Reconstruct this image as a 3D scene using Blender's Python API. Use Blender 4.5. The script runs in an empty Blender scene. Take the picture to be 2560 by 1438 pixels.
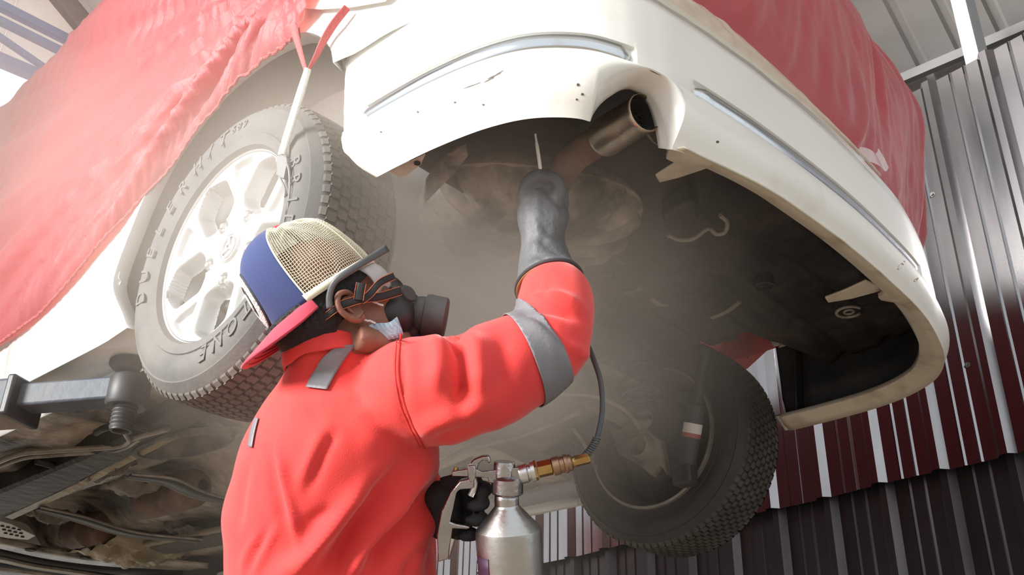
import bpy, bmesh, math, random
import numpy as np
from mathutils import Vector, Matrix, noise

random.seed(7)
C = bpy.context.scene
COL = C.collection
Z0 = 1.9                                   # height of the lifted car's wheel centres above the floor
# ------------------------------------------------------------------ camera
F = 2503.2
CAM = np.array([-1.76429, -1.61599, -0.99624 + Z0])
ROW = np.array([[0.66431, -0.74720, 0.02132], [0.35692, 0.29226, -0.88723], [0.65671, 0.59700, 0.46085]])
for i in range(3):
    ROW[i] /= np.linalg.norm(ROW[i])
cam = bpy.data.cameras.new('camera'); cam.sensor_width = 36.0; cam.lens = F / 2560 * 36.0
cam.clip_start = 0.05; cam.clip_end = 200
camo = bpy.data.objects.new('camera', cam); COL.objects.link(camo)
camo.matrix_world = Matrix(((ROW[0][0], -ROW[1][0], -ROW[2][0], CAM[0]), (ROW[0][1], -ROW[1][1], -ROW[2][1], CAM[1]),
                            (ROW[0][2], -ROW[1][2], -ROW[2][2], CAM[2]), (0, 0, 0, 1)))
C.camera = camo
# ------------------------------------------------------------------ sky, lamps, exposure
C.view_settings.view_transform = 'Standard'; C.view_settings.look = 'None'
C.view_settings.gamma = 1.0; C.view_settings.use_curve_mapping = False
C.view_settings.exposure = 0.32
C.cycles.volume_bounces = 2
w = bpy.data.worlds.new('overcast_sky'); C.world = w; w.use_nodes = True
wn = w.node_tree.nodes; wl = w.node_tree.links
bg = wn['Background']; bg.inputs[0].default_value = (0.93, 0.97, 1.0, 1); bg.inputs[1].default_value = 0.9
sun = bpy.data.lights.new('daylight', 'SUN'); sun.energy = 7.4; sun.angle = math.radians(22); sun.color = (1.0, 0.97, 0.93)
suno = bpy.data.objects.new('daylight', sun); COL.objects.link(suno)
suno.rotation_euler = Vector((0.92, -0.28, -0.27)).to_track_quat('-Z', 'Y').to_euler()
suno.location = (-6, -3, 6)

# ------------------------------------------------------------------ helpers
def U(u, v, x=None, y=None, z=None, d=None):
    """point of the photograph's sight line (u, v) on a plane of the car (car axes, wheel centre height = 0)"""
    k = ROW.T @ np.array([(u - 1280) / F, (v - 719) / F, 1.0])
    c = CAM - np.array([0, 0, Z0])
    if x is not None: t = (x - c[0]) / k[0]
    elif y is not None: t = (y - c[1]) / k[1]
    elif z is not None: t = (z - c[2]) / k[2]
    else: t = d
    return c + t * k

def spline(pts, n, closed=False):
    P = np.array(pts, float); m = len(P)
    if closed: Q = np.vstack([P[-1], P, P[0], P[1]]); seg = m
    else: Q = np.vstack([2 * P[0] - P[1], P, 2 * P[-1] - P[-2]]); seg = m - 1
    out = []
    for i in range(n):
        t = i / (n if closed else n - 1) * seg
        k = min(int(t), seg - 1); f = t - k
        a, b, c, d = Q[k], Q[k + 1], Q[k + 2], Q[k + 3]
        out.append(.5 * (2 * b + (c - a) * f + (2 * a - 5 * b + 4 * c - d) * f * f + (3 * b - a - 3 * c + d) * f ** 3))
    return np.array(out)

def arc_resample(pts, n):
    P = np.array(pts, float); L = np.r_[0, np.cumsum(np.linalg.norm(np.diff(P, axis=0), axis=1))]
    s = np.linspace(0, L[-1], n)
    return np.stack([np.interp(s, L, P[:, i]) for i in range(P.shape[1])], 1)

def sst(a, b, x):
    t = min(1, max(0, (x - a) / (b - a))); return t * t * (3 - 2 * t)

def frame(d):
    d = Vector(d).normalized(); a = Vector((0, 0, 1)) if abs(d.z) < .9 else Vector((1, 0, 0))
    x = d.cross(a).normalized(); y = d.cross(x).normalized()
    return np.array(x), np.array(y), np.array(d)

class MB:
    def __init__(s): s.v = []; s.f = []; s.m = []; s.mi = 0
    def add(s, vs, fs):
        o = len(s.v); s.v += [tuple(map(float, p)) for p in vs]
        s.f += [tuple(o + i for i in f) for f in fs]; s.m += [s.mi] * len(fs); return s
    def grid(s, rows, cu=False, cv=False, flip=False, skip=None):
        n = len(rows); m = len(rows[0]); vs = [p for r in rows for p in r]; fs = []
        for i in range(n if cv else n - 1):
            for j in range(m if cu else m - 1):
                if skip and skip(i, j): continue
                a = i * m + j; b = i * m + (j + 1) % m; c = ((i + 1) % n) * m + (j + 1) % m; d = ((i + 1) % n) * m + j
                fs.append((a, d, c, b) if flip else (a, b, c, d))
        return s.add(vs, fs)
    def tube(s, pts, r, n=10, cap=True, flat=None):
        P = np.array(pts, float); k = len(P); R = [r] * k if np.isscalar(r) else list(r)
        rows = []; px = None
        for i in range(k):
            t = P[min(i + 1, k - 1)] - P[max(i - 1, 0)]; t /= np.linalg.norm(t) + 1e-12
            if px is None: px, py, _ = frame(t)
            else:
                px = px - t * (px @ t); px /= np.linalg.norm(px) + 1e-12; py = np.cross(t, px)
            ry = R[i] * (flat or 1)
            rows.append([P[i] + px * math.cos(2 * math.pi * j / n) * R[i] + py * math.sin(2 * math.pi * j / n) * ry for j in range(n)])
        s.grid(rows, cu=True)
        if cap:
            o = len(s.v) - k * n
            s.f += [tuple(o + j for j in range(n))[::-1], tuple(o + (k - 1) * n + j for j in range(n))]; s.m += [s.mi] * 2
        return s
    def lathe(s, prof, org, axis, n=32, a0=0, a1=2 * math.pi, caps=False):
        """prof: (radius, height) pairs about an axis"""
        x, y, d = frame(axis); o = np.array(org, float); full = a1 - a0 > 6.28
        N = n if full else n + 1
        rows = [[o + d * h + (x * math.cos(a0 + (a1 - a0) * j / n) + y * math.sin(a0 + (a1 - a0) * j / n)) * r for j in range(N)] for r, h in prof]
        s.grid(rows, cu=full)
        if caps:
            b = len(s.v) - len(prof) * N
            s.f += [tuple(b + j for j in range(N))[::-1], tuple(b + (len(prof) - 1) * N + j for j in range(N))]; s.m += [s.mi] * 2
        return s
    def box(s, c, size, ax=None):
        A = np.eye(3) if ax is None else np.array(ax, float); h = np.array(size) / 2; c = np.array(c, float)
        vs = [c + A.T @ (h * np.array(q)) for q in [(-1, -1, -1), (1, -1, -1), (1, 1, -1), (-1, 1, -1), (-1, -1, 1), (1, -1, 1), (1, 1, 1), (-1, 1, 1)]]
        return s.add(vs, [(0, 3, 2, 1), (4, 5, 6, 7), (0, 1, 5, 4), (1, 2, 6, 5), (2, 3, 7, 6), (3, 0, 4, 7)])
    def bar(s, a, b, w, h, up=(0, 0, 1)):
        a = np.array(a, float); b = np.array(b, float); d = b - a; L = np.linalg.norm(d); d /= L
        u = np.array(up, float); sx = np.cross(d, u); sx /= np.linalg.norm(sx); u = np.cross(sx, d)
        return s.box((a + b) / 2, (L, w, h), [d, sx, u])
    def prism(s, poly, vec):
        n = len(poly); P = np.array(poly, float); v = np.array(vec, float)
        vs = list(P) + list(P + v)
        return s.add(vs, [tuple(range(n))[::-1], tuple(range(n, 2 * n))] + [(i, (i + 1) % n, n + (i + 1) % n, n + i) for i in range(n)])
    def ell(s, c, r, ax=None, n=20, m=12):
        A = np.eye(3) if ax is None else np.array(ax, float); c = np.array(c, float); r = np.array(r, float)
        rows = []
        for i in range(m + 1):
            t = math.pi * i / m
            rows.append([c + A.T @ (r * np.array([math.sin(t) * math.cos(2 * math.pi * j / n), math.sin(t) * math.sin(2 * math.pi * j / n), math.cos(t)])) for j in range(n)])
        return s.grid(rows, cu=True)
    def build(s, name, mats, parent=None, smooth=35, mods=(), car=True, recalc=True):
        me = bpy.data.meshes.new(name)
        vs = [(p[0], p[1], p[2] + (Z0 if car else 0)) for p in s.v]
        me.from_pydata(vs, [], s.f); me.update()
        bm = bmesh.new(); bm.from_mesh(me)
        bmesh.ops.remove_doubles(bm, verts=bm.verts, dist=1e-5)
        if recalc: bmesh.ops.recalc_face_normals(bm, faces=bm.faces)
        bm.to_mesh(me); bm.free()
        for m in (mats if isinstance(mats, (list, tuple)) else [mats]): me.materials.append(m)
        if len(me.materials) > 1 and len(s.m) == len(me.polygons):
            me.polygons.foreach_set('material_index', s.m)
        return finish(name, me, parent, smooth, mods)

def finish(name, me, parent, smooth, mods=()):
    if smooth:
        me.shade_smooth()
        if smooth < 180: me.set_sharp_from_angle(angle=math.radians(smooth))
    o = bpy.data.objects.new(name, me); COL.objects.link(o)
    if parent is not None: adopt(o, parent)
    for m in mods:
        if m[0] == 'B':
            q = o.modifiers.new('b', 'BEVEL'); q.width = m[1]; q.segments = m[2]; q.limit_method = 'ANGLE'; q.angle_limit = math.radians(30)
        elif m[0] == 'S':
            q = o.modifiers.new('s', 'SOLIDIFY'); q.thickness = m[1]; q.offset = m[2] if len(m) > 2 else -1
            if len(m) > 3: q.material_offset = m[3]; q.material_offset_rim = m[4] if len(m) > 4 else 0
        elif m[0] == 'D':
            q = o.modifiers.new('d', 'SUBSURF'); q.levels = m[1]; q.render_levels = m[1]
    return o

def world_of(o):
    m = Matrix.Translation(o.location) if o.type == 'EMPTY' else Matrix.Identity(4)
    return m if o.parent is None else world_of(o.parent) @ o.matrix_parent_inverse @ m

def adopt(o, parent):
    o.parent = parent; o.matrix_parent_inverse = world_of(parent).inverted()

def thing(name, label, cat, loc, group=None):
    o = bpy.data.objects.new(name, None); COL.objects.link(o); o.location = loc; o.empty_display_size = .1
    o['label'] = label; o['category'] = cat
    if group: o['group'] = group
    return o

def tag(o, label=None, cat=None, group=None, kind=None):
    if label: o['label'] = label
    if cat: o['category'] = cat
    if group: o['group'] = group
    if kind: o['kind'] = kind
    return o

def mat(name, col, rough=.5, metal=0., col2=None, scale=6., lo=.4, hi=.65, bump=0., bscale=60., coat=0., rough2=None, spec=None, detail=6, stretch=None, sheen=0.):
    m = bpy.data.materials.new(name); m.use_nodes = True; nt = m.node_tree; N = nt.nodes; L = nt.links
    b = N['Principled BSDF']; b.inputs['Base Color'].default_value = (*col, 1); b.inputs['Roughness'].default_value = rough
    b.inputs['Metallic'].default_value = metal; b.inputs['Coat Weight'].default_value = coat; b.inputs['Coat Roughness'].default_value = .06
    if sheen: b.inputs['Sheen Weight'].default_value = sheen; b.inputs['Sheen Roughness'].default_value = .4
    if spec is not None: b.inputs['Specular IOR Level'].default_value = spec
    tc = N.new('ShaderNodeTexCoord'); vec = tc.outputs['Object']
    if stretch:
        mp = N.new('ShaderNodeMapping'); mp.inputs['Scale'].default_value = stretch; L.new(vec, mp.inputs['Vector']); vec = mp.outputs[0]
    if col2 is not None:
        n = N.new('ShaderNodeTexNoise'); n.inputs['Scale'].default_value = scale; n.inputs['Detail'].default_value = detail; n.inputs['Roughness'].default_value = .62
        L.new(vec, n.inputs['Vector'])
        r = N.new('ShaderNodeMapRange'); r.inputs[1].default_value = lo; r.inputs[2].default_value = hi; L.new(n.outputs[0], r.inputs[0])
        x = N.new('ShaderNodeMix'); x.data_type = 'RGBA'; x.inputs[6].default_value = (*col, 1); x.inputs[7].default_value = (*col2, 1)
        L.new(r.outputs[0], x.inputs[0]); L.new(x.outputs[2], b.inputs['Base Color'])
        if rough2 is not None:
            y = N.new('ShaderNodeMapRange'); y.inputs[3].default_value = rough; y.inputs[4].default_value = rough2
            L.new(r.outputs[0], y.inputs[0]); L.new(y.outputs[0], b.inputs['Roughness'])
    if bump:
        n2 = N.new('ShaderNodeTexNoise'); n2.inputs['Scale'].default_value = bscale; n2.inputs['Detail'].default_value = 5; L.new(vec, n2.inputs['Vector'])
        bp = N.new('ShaderNodeBump'); bp.inputs['Strength'].default_value = bump; bp.inputs['Distance'].default_value = .01
        L.new(n2.outputs[0], bp.inputs['Height']); L.new(bp.outputs[0], b.inputs['Normal'])
    return m

def translucent(m, col, w):
    nt = m.node_tree; N = nt.nodes; L = nt.links; b = N['Principled BSDF']; out = N['Material Output']
    t = N.new('ShaderNodeBsdfTranslucent'); t.inputs[0].default_value = (*col, 1)
    x = N.new('ShaderNodeMixShader'); x.inputs[0].default_value = w
    L.new(b.outputs[0], x.inputs[1]); L.new(t.outputs[0], x.inputs[2]); L.new(x.outputs[0], out.inputs[0])
    return m

def clear(m, a, tint=(1, 1, 1)):
    nt = m.node_tree; N = nt.nodes; L = nt.links; b = N['Principled BSDF']; out = N['Material Output']
    t = N.new('ShaderNodeBsdfTransparent'); t.inputs[0].default_value = (*tint, 1)
    x = N.new('ShaderNodeMixShader'); x.inputs[0].default_value = a
    L.new(b.outputs[0], x.inputs[1]); L.new(t.outputs[0], x.inputs[2]); L.new(x.outputs[0], out.inputs[0])
    return m

PAINT = mat('white_car_paint', (.80, .80, .77), .28, coat=.6, col2=(.72, .70, .64), scale=2.2, lo=.55, hi=.8)
BUMPER = mat('bumper_paint', (.76, .75, .70), .35, coat=.4, col2=(.60, .55, .46), scale=3.5, lo=.56, hi=.8)
LIPDIRT = mat('dirty_flange', (.55, .49, .39), .6, col2=(.32, .26, .18), scale=9, lo=.5, hi=.72)
BLACKPL = mat('black_plastic', (.012, .012, .013), .55, col2=(.03, .028, .026), scale=5)
LINER = mat('arch_liner', (.05, .046, .042), .8, col2=(.09, .08, .068), scale=5, bump=.3, bscale=40)
CHROME = mat('chrome_strip', (.62, .65, .68), .18, metal=1., col2=(.5, .5, .48), scale=14, lo=.5, hi=.8, rough2=.35)
GAP = mat('strip_gasket', (.42, .37, .29), .7)
UNDER = mat('dirty_underbody', (.035, .031, .028), .62, col2=(.34, .29, .22), scale=3.4, lo=.40, hi=.72, bump=.5, bscale=26, detail=9)
UNDER2 = mat('dusty_floor_pan', (.045, .038, .031), .38, col2=(.62, .54, .43), scale=3.4, lo=.40, hi=.62, bump=.9, bscale=26, detail=10, rough2=.32)  # dust mottling, its pale tone raised to stand in for highlights
DARKU = mat('dark_underbody', (.013, .012, .012), .55, col2=(.055, .042, .038), scale=4.2, lo=.45, hi=.75, bump=.5, bscale=24, detail=9)
RUST = mat('rusty_steel', (.10, .055, .035), .7, col2=(.25, .15, .095), scale=7, lo=.42, hi=.66, bump=.4, bscale=50)
HEATSH = mat('heat_shield', (.42, .35, .23), .5, metal=.35, col2=(.26, .2, .12), scale=7, bump=.8, bscale=30)
DUSTY = mat('dusty_silencer', (.05, .038, .028), .45, col2=(.52, .43, .33), scale=6, lo=.42, hi=.68, bump=.3, bscale=34)
EXH = mat('stained_exhaust_steel', (.58, .52, .42), .26, metal=1., col2=(.42, .33, .20), scale=7, lo=.45, hi=.7, rough2=.5)
SOOT_SHADE = mat('soot_and_hole_shade', (.012, .011, .01), .9)  # black of exhaust soot; also paints the shade inside holes
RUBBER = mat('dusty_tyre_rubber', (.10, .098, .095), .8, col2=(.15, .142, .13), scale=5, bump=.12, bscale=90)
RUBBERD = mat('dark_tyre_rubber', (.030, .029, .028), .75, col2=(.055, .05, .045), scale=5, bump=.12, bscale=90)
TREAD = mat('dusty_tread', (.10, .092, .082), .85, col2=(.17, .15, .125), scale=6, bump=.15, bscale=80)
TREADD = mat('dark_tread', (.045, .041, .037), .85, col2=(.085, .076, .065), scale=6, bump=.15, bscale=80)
LETTER = mat('tyre_lettering', (.135, .132, .128), .75)
ALLOY = mat('silver_alloy', (.58, .58, .58), .34, metal=.45, col2=(.50, .50, .485), scale=4)
STEEL = mat('bright_steel', (.66, .66, .66), .3, metal=1.)
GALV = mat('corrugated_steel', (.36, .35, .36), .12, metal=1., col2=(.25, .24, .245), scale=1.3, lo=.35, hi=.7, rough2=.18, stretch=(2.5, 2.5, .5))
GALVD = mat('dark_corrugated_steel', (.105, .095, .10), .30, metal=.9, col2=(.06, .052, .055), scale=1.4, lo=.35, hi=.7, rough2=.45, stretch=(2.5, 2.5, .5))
ROOFM = mat('roof_sheet', (.30, .29, .28), .6, col2=(.22, .21, .205), scale=1.2)
WHITESH = translucent(mat('white_roof_sheet', (.82, .79, .76), .6, col2=(.74, .70, .68), scale=1.6), (.86, .82, .78), .55)
PURLIN = mat('galvanised_purlin', (.15, .15, .15), .7, metal=.0, col2=(.12, .12, .118), scale=5)
BLUE = mat('blue_steel_paint', (.12, .27, .52), .45, col2=(.16, .31, .55), scale=5)
POSTM = mat('galvanised_post', (.40, .41, .41), .6, metal=.2, col2=(.32, .33, .33), scale=5)
CONC = mat('concrete_floor', (.35, .29, .22), .8, col2=(.26, .215, .165), scale=1.5, bump=.2, bscale=30)
REDCLOTH = translucent(mat('red_cover_nylon', (.50, .085, .10), .5, col2=(.44, .10, .125), scale=3, bump=.12, bscale=120, sheen=.5), (.78, .16, .14), .42)
REDHEM = mat('red_hem', (.58, .10, .10), .7, bump=.6, bscale=160)
FILM = clear(mat('clear_film', (.64, .61, .48), .16, bump=.25, bscale=14), .28)
FILM2 = clear(mat('crinkled_clear_tape', (.88, .86, .86), .12, bump=.5, bscale=30), .55)
CORD = mat('white_elastic_cord', (.80, .79, .74), .7, bump=.4, bscale=300)
GREYPL = mat('grey_plastic_buckle', (.20, .20, .20), .5)
LIFTP = mat('worn_blue_lift_paint', (.040, .058, .085), .6, col2=(.085, .088, .09), scale=5, lo=.4, hi=.7, bump=.2, bscale=50)
LIFTU = mat('worn_lift_underside', (.16, .12, .085), .6, col2=(.30, .24, .17), scale=9, lo=.4, hi=.7)
LIFTD = mat('black_lift_steel', (.022, .022, .024), .5, col2=(.055, .052, .05), scale=8)
# ================================================================== the building
S = lambda o, label=None: tag(o, label, kind='structure')
b = MB(); b.box((1.0, 1.5, -Z0 - .05), (15, 19, .1)); S(b.build('floor', CONC, smooth=0))
KW = np.array([0.155, 0.988, 0.]); KW /= np.linalg.norm(KW)       # the wall runs along this line
NW = np.array([KW[1], -KW[0], 0.])                                # out of the workshop
WP = lambda s, out, z: np.array([2.0 * NW[0] ** 2, 2.0 * NW[0] * NW[1], 0]) + KW * s + NW * out + np.array([0, 0, z])
# corrugated sheet profile along the wall: ribs 252 mm apart, two small flutes between
S0 = .374
def profile(s):
    p = (s - S0) % .252
    if p < .022: return -.030 * p / .022                            # steep flank of a rib, towards the room
    if p < .048: return -.030
    if p < .070: return -.030 * (1 - (p - .048) / .022)
    for c in (.128, .190):
        if abs(p - c) < .007: return -.005 * (1 - abs(p - c) / .007)
    return 0.
BRK = [0, .022, .048, .070, .121, .128, .135, .183, .190, .197]
def sheet(s0, s1, z0, z1, out, mt, parent, name='corrugated_panel'):
    ss = sorted(set([s0, s1] + [S0 + .252 * k + q for k in range(-40, 40) for q in BRK if s0 < S0 + .252 * k + q < s1]))
    b = MB(); zs = np.linspace(z0, z1, 6)
    b.grid([[WP(s, out + profile(s + 1e-7), z + (.003 * math.sin(9 * s + 5 * z))) for s in ss] for z in zs])
    return b.build(name, mt, parent, smooth=0, mods=[('S', .0015)])
girts = MB()
for z in (-1.5, -.6, .5, 1.25, 1.7):
    girts.bar(WP(-4.0, .055, z), WP(7.2, .055, z), .06, .05)
WALL = S(girts.build('wall_right', PURLIN, smooth=0))
for k in range(-4, 8):
    a = S0 - .06 + k * .756
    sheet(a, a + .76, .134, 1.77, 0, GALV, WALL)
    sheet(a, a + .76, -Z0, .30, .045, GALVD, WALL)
    if -2 <= k <= 3:
        for zz in (.50, 1.25):                                      # roofing screws in the valleys
            b = MB()
            q = WP(a + .17, 0, zz); b.lathe([(.0, -.012), (.006, -.012), (.006, -.004), (.011, -.004), (.011, 0)], q, NW, 8)
            b.build('screw', PURLIN, WALL)
# roof: one pitch falling to the right wall
RZ = lambda x: 3.72 - .60 * (x + .10)
roof = MB()
for y in np.arange(-3.6, 4.1, 1.25):
    roof.bar((-3.4, y, RZ(-3.4) - .12), (2.75, y, RZ(2.75) - .12), .06, .14)
CEIL = S(roof.build('ceiling', PURLIN, smooth=0))
for i in range(12):                                                 # ribbed roof sheets
    y0 = -4.4 + i * .75
    for (xa, xb, mt) in ((-3.5, -1.2, WHITESH), (-1.2, .75, WHITESH), (.75, 3.0, ROOFM)):
        ys = []; hs = []
        for k in range(4):
            for q, h in ((0, 0), (.10, 0), (.115, .02), (.145, .02), (.16, 0)):
                ys.append(y0 + k * .1875 + q); hs.append(h)
        ys.append(y0 + .75); hs.append(0)
        b = MB(); b.grid([[(x, y, RZ(x) + h) for y, h in zip(ys, hs)] for x in (xa, xb)])
        b.build('roof_panel', mt, CEIL, smooth=0, mods=[('S', .002)])
p = MB()
for i, x in enumerate((1.15, 1.75, 2.35)):                          # purlins under the right-hand roof
    p = MB(); p.bar((x, -4.4, RZ(x) - .05), (x, 4.2, RZ(x) - .05), .035, .05)
    S(p.build('trim_%d' % (i + 1), PURLIN, smooth=0))
p = MB(); q = U(2421, 160, x=2.1)                                   # post above the sheeting
sp = WP(-.53, .09, 0); p.box((sp[0], sp[1], 0.2), (.10, .06, 4.2), [NW, KW, (0, 0, 1)])
S(p.build('trim_4', POSTM, smooth=0))
# blue truss at the open end of the roof and the pale gable sheet behind it
YT = 4.0
def chord(n, pts, th):
    a = U(*pts[0], y=YT); c = U(*pts[1], y=YT); d = c - a
    m = MB(); m.bar(a - d * 1.4, c + d * 4.0, th, th, up=(0, 1, 0)); S(m.build('trim_%d' % n, BLUE, smooth=0))
chord(5, ((0, 14), (190, 110)), .055); chord(6, ((0, 52), (165, 134)), .045); chord(7, ((0, 150), (100, 192)), .07)
a = U(0, 93, y=YT); c = U(112, 170, y=YT); m = MB(); m.bar(a - (c - a) * .6, c + (c - a) * .3, .035, .035, up=(0, 1, 0)); S(m.build('trim_8', BLUE, smooth=0))
g = MB(); zb = U(50, 150, y=YT)[2]
for i in range(12):
    x0 = -1.9 + i * .4
    g.box((x0 + .2, YT + .12, (zb + 4.6) / 2), (.395, .02, 4.6 - zb))
gb = S(MB().box((0.5, YT + .16, 4.3), (4.9, .04, .5)).build('wall_front', PURLIN, smooth=0))
for i in range(12):
    x0 = -1.9 + i * .4
    m = MB(); m.box((x0 + .2, YT + .12, (zb + 4.7) / 2), (.394, .02, 4.7 - zb)); m.build('gable_panel', WHITESH, gb, smooth=0)

m = MB()
for i in range(6):
    x0 = -3.4 + i * .42
    m = MB(); m.box((x0 + .2, YT + .12, .15), (.415, .03, 4.1)); m.build('light_block_panel', ROOFM, gb, smooth=0)  # unseen panels, added to darken what the right wall reflects

LW = S(MB().bar((-3.5, 2.0, 1.2), (-3.5, 4.1, 1.2), .06, .08).bar((-3.5, 2.0, 3.4), (-3.5, 4.1, 3.4), .06, .08).build('light_block_left', PURLIN, smooth=0))  # unseen side wall, added to keep sky out of the steel's reflections
for i in range(5):
    m = MB(); m.box((-3.44, 2.0 + .42 * i + .2, 1.9), (.03, .414, 7.6)); m.build('light_block_panel', GALVD, LW, smooth=0)
# ================================================================== the car
CAR = thing('car', 'white car raised on a lift, rear bumper and dusty underside facing the worker', 'car', (0, 1.0, Z0))
PLAN = [(-.862, -.33), (-.865, -.39), (-.865, -.5), (-.86, -.6), (-.845, -.7), (-.815, -.78), (-.76, -.845), (-.70, -.88), (-.64, -.9), (-.56, -.917),
        (-.36, -.945), (-.08, -.965), (.16, -.966), (.34, -.957), (.5, -.930), (.60, -.903), (.68, -.865), (.745, -.81), (.80, -.72), (.83, -.62), (.845, -.5), (.85, -.40), (.85, -.34)]
PC = arc_resample(spline(PLAN, 500), 1200)
TN = np.gradient(PC, axis=0); TN /= np.linalg.norm(TN, axis=1)[:, None]
NO = np.stack([TN[:, 1], -TN[:, 0]], 1)
if NO[600][1] > 0: NO = -NO
SI = np.linspace(0, 1, 1200)
def plan(s, o=0.):
    p = np.array([np.interp(s, SI, PC[:, 0]), np.interp(s, SI, PC[:, 1])]); n = np.array([np.interp(s, SI, NO[:, 0]), np.interp(s, SI, NO[:, 1])])
    return p + n / np.linalg.norm(n) * o
def s_of_x(x): return float(np.interp(x, PC[:, 0][60:1140], SI[60:1140]))
def s_left(z):      # rear edge of the left wheel arch: y at height z
    y = float(np.interp(z, [-.03, .0, .04, .10, .185, .30], [-.455, -.42, -.392, -.370, -.356, -.335]))
    k = int(np.argmax(PC[:200, 1] < y)); return SI[k]
SN0, SN1, SNC = s_of_x(-.742), s_of_x(-.584), s_of_x(-.648)
def zbot(s):
    base = -.022 + .022 * sst(SN1 - .01, SN1 + .12, s)
    if SN0 < s < SN1:
        t = (s - SNC) / ((SN1 - SNC) if s > SNC else (SNC - SN0))
        base += .108 * (1 - abs(t) ** (3.2 if s > SNC else 1.35)) ** .75
    return base
SL0, SL1 = s_left(.11) + .012, s_of_x(-.672)
SR0, SR1 = s_of_x(-.555), s_of_x(.36)
def groove(s):
    return max(sst(SL0, SL0 + .004, s) * (1 - sst(SL1 - .004, SL1, s)), sst(SR0, SR0 + .012, s) * (1 - sst(SR1 - .004, SR1, s)))
ZT = .268
def bumper_pt(s, r):
    """r: row parameter; upper face 0..1, groove 1..2, lower face 2..3, flange 3..4"""
    g = groove(s); nf = math.exp(-((s - (SN0 + SN1) / 2) / ((SN1 - SN0) * .52)) ** 4)
    if r <= 1:
        z = ZT + (.132 - ZT) * r; o = -.005 * (1 - r) ** 2 - .001 * (1 - r)
    elif r <= 1.34: z = .132 - .003 * (r - 1) / .34; o = -.009 * g * (r - 1) / .34
    elif r <= 1.67: z = .129 - .030 * (r - 1.34) / .33; o = -.009 * g
    elif r <= 2: z = .099 - .005 * (r - 1.67) / .33; o = -.009 * g + (.009 * g + .004) * (r - 1.67) / .33
    elif r <= 3:
        t = r - 2; zb = zbot(s); z = .094 + (zb - .094) * t
        left = 1 - sst(SN0, SN1 + .1, s)
        o = .004 + .012 * math.sin(math.pi * min(1, t * 1.05)) - (.03 * left + .012 * (1 - left)) * t ** 2.2 - .012 * nf * t ** 1.5
    else:
        t = r - 3; zb = zbot(s); left = 1 - sst(SN0, SN1 + .1, s)
        o = .004 - (.03 * left + .012 * (1 - left)) - .012 * nf - (.05 - .02 * left - .018 * nf) * t
        z = zb + .030 * t * (1 - .9 * nf)
    return z, o
ROWS = list(np.linspace(0, 1, 9)) + [1.34, 1.67, 2] + list(np.linspace(2.08, 3, 12)) + [3.12, 3.3, 3.65, 4.0]
ss = np.unique(np.r_[np.linspace(0, 1, 230), np.linspace(SN0 - .02, SN1 + .03, 90), np.linspace(SR0, SR0 + .014, 8), np.linspace(SL1 - .006, SL1, 4), np.linspace(SR1 - .006, SR1, 4)])
b = MB()
rows = []
for r in ROWS:
    row = []
    for s in ss:
        z, o = bumper_pt(s, r)
        sl = s_left(z)
        s2 = sl + (s - 0) * (1 - sl) if s < .12 and False else s
        if s < .16: s2 = sl + (.16 - sl) * (s / .16)
        p = plan(s2, o); row.append((p[0], p[1], z))
    rows.append(row)
b.grid(rows)
BUMP = b.build('rear_bumper', [BUMPER, BLACKPL], CAR, smooth=50, mods=[('S', .0035, -1, 1, 1)])
# flange faces take the dirt colour
# chrome strips in the grooves
def strip(s0, s1, nm):
    ssx = np.linspace(s0, s1, 90); rows = []
    for z, o in ((.1312, -.010), (.1292, -.003), (.114, .001), (.0985, -.003), (.0965, -.010)):
        row = []
        for i, s in enumerate(ssx):
            q = min(i / 3., 1) * min((89 - i) / 3., 1)
            p = plan(s, o * 1.0 - .006 * (1 - q)); row.append((p[0], p[1], .113 + (z - .113) * (.55 + .45 * q)))
        rows.append(row)
    m = MB(); m.grid(rows); return m.build(nm, CHROME, BUMP, smooth=60)
strip(SL0 + .003, SL1 - .004, 'chrome_strip'); strip(SR0 + .006, SR1 - .003, 'chrome_strip')
for s0, s1 in ((SL0, SL1), (SR0 + .004, SR1)):                      # dusty gasket line above each strip
    m = MB(); m.tube([(*plan(s, -.003), .1325) for s in np.linspace(s0, s1, 70)], .0015, 6); m.build('strip_gasket', GAP, BUMP)
# dirty turned-in lip along the back with its steps, and two plastic brackets
m = MB(); lip = []
for s in np.linspace(s_of_x(-.575), .995, 120):
    z = zbot(s); p0 = plan(s, -.006); x = p0[0]
    dp = .050 + (.020 if -.545 < x < -.49 or .23 < x < .27 else 0) + .012 * sst(.40, .7, x)
    p1 = plan(s, -dp); lip.append(((p0[0], p0[1], z - .0015), (p0[0] * .5 + p1[0] * .5, p0[1] * .5 + p1[1] * .5, z + .006), (p1[0], p1[1], z + .022), (p1[0], p1[1], z + .032)))
m.grid(lip); m.build('bumper_lip', LIPDIRT, BUMP, smooth=40, mods=[('S', .003, 0)])
for poly in (((1742, 372), (1700, 400), (1638, 440), (1648, 458), (1700, 445), (1786, 416)), ((2165, 703), (2110, 728), (2062, 746), (2070, 758), (2130, 748), (2218, 724))):
    P = [U(*q, z=.03 + .012 * k / 5) for k, q in enumerate(poly)]
    m = MB(); m.prism(P, (0, 0, .006)); m.build('bumper_bracket', LIPDIRT, BUMP, smooth=0, mods=[('B', .002, 1)])
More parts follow.
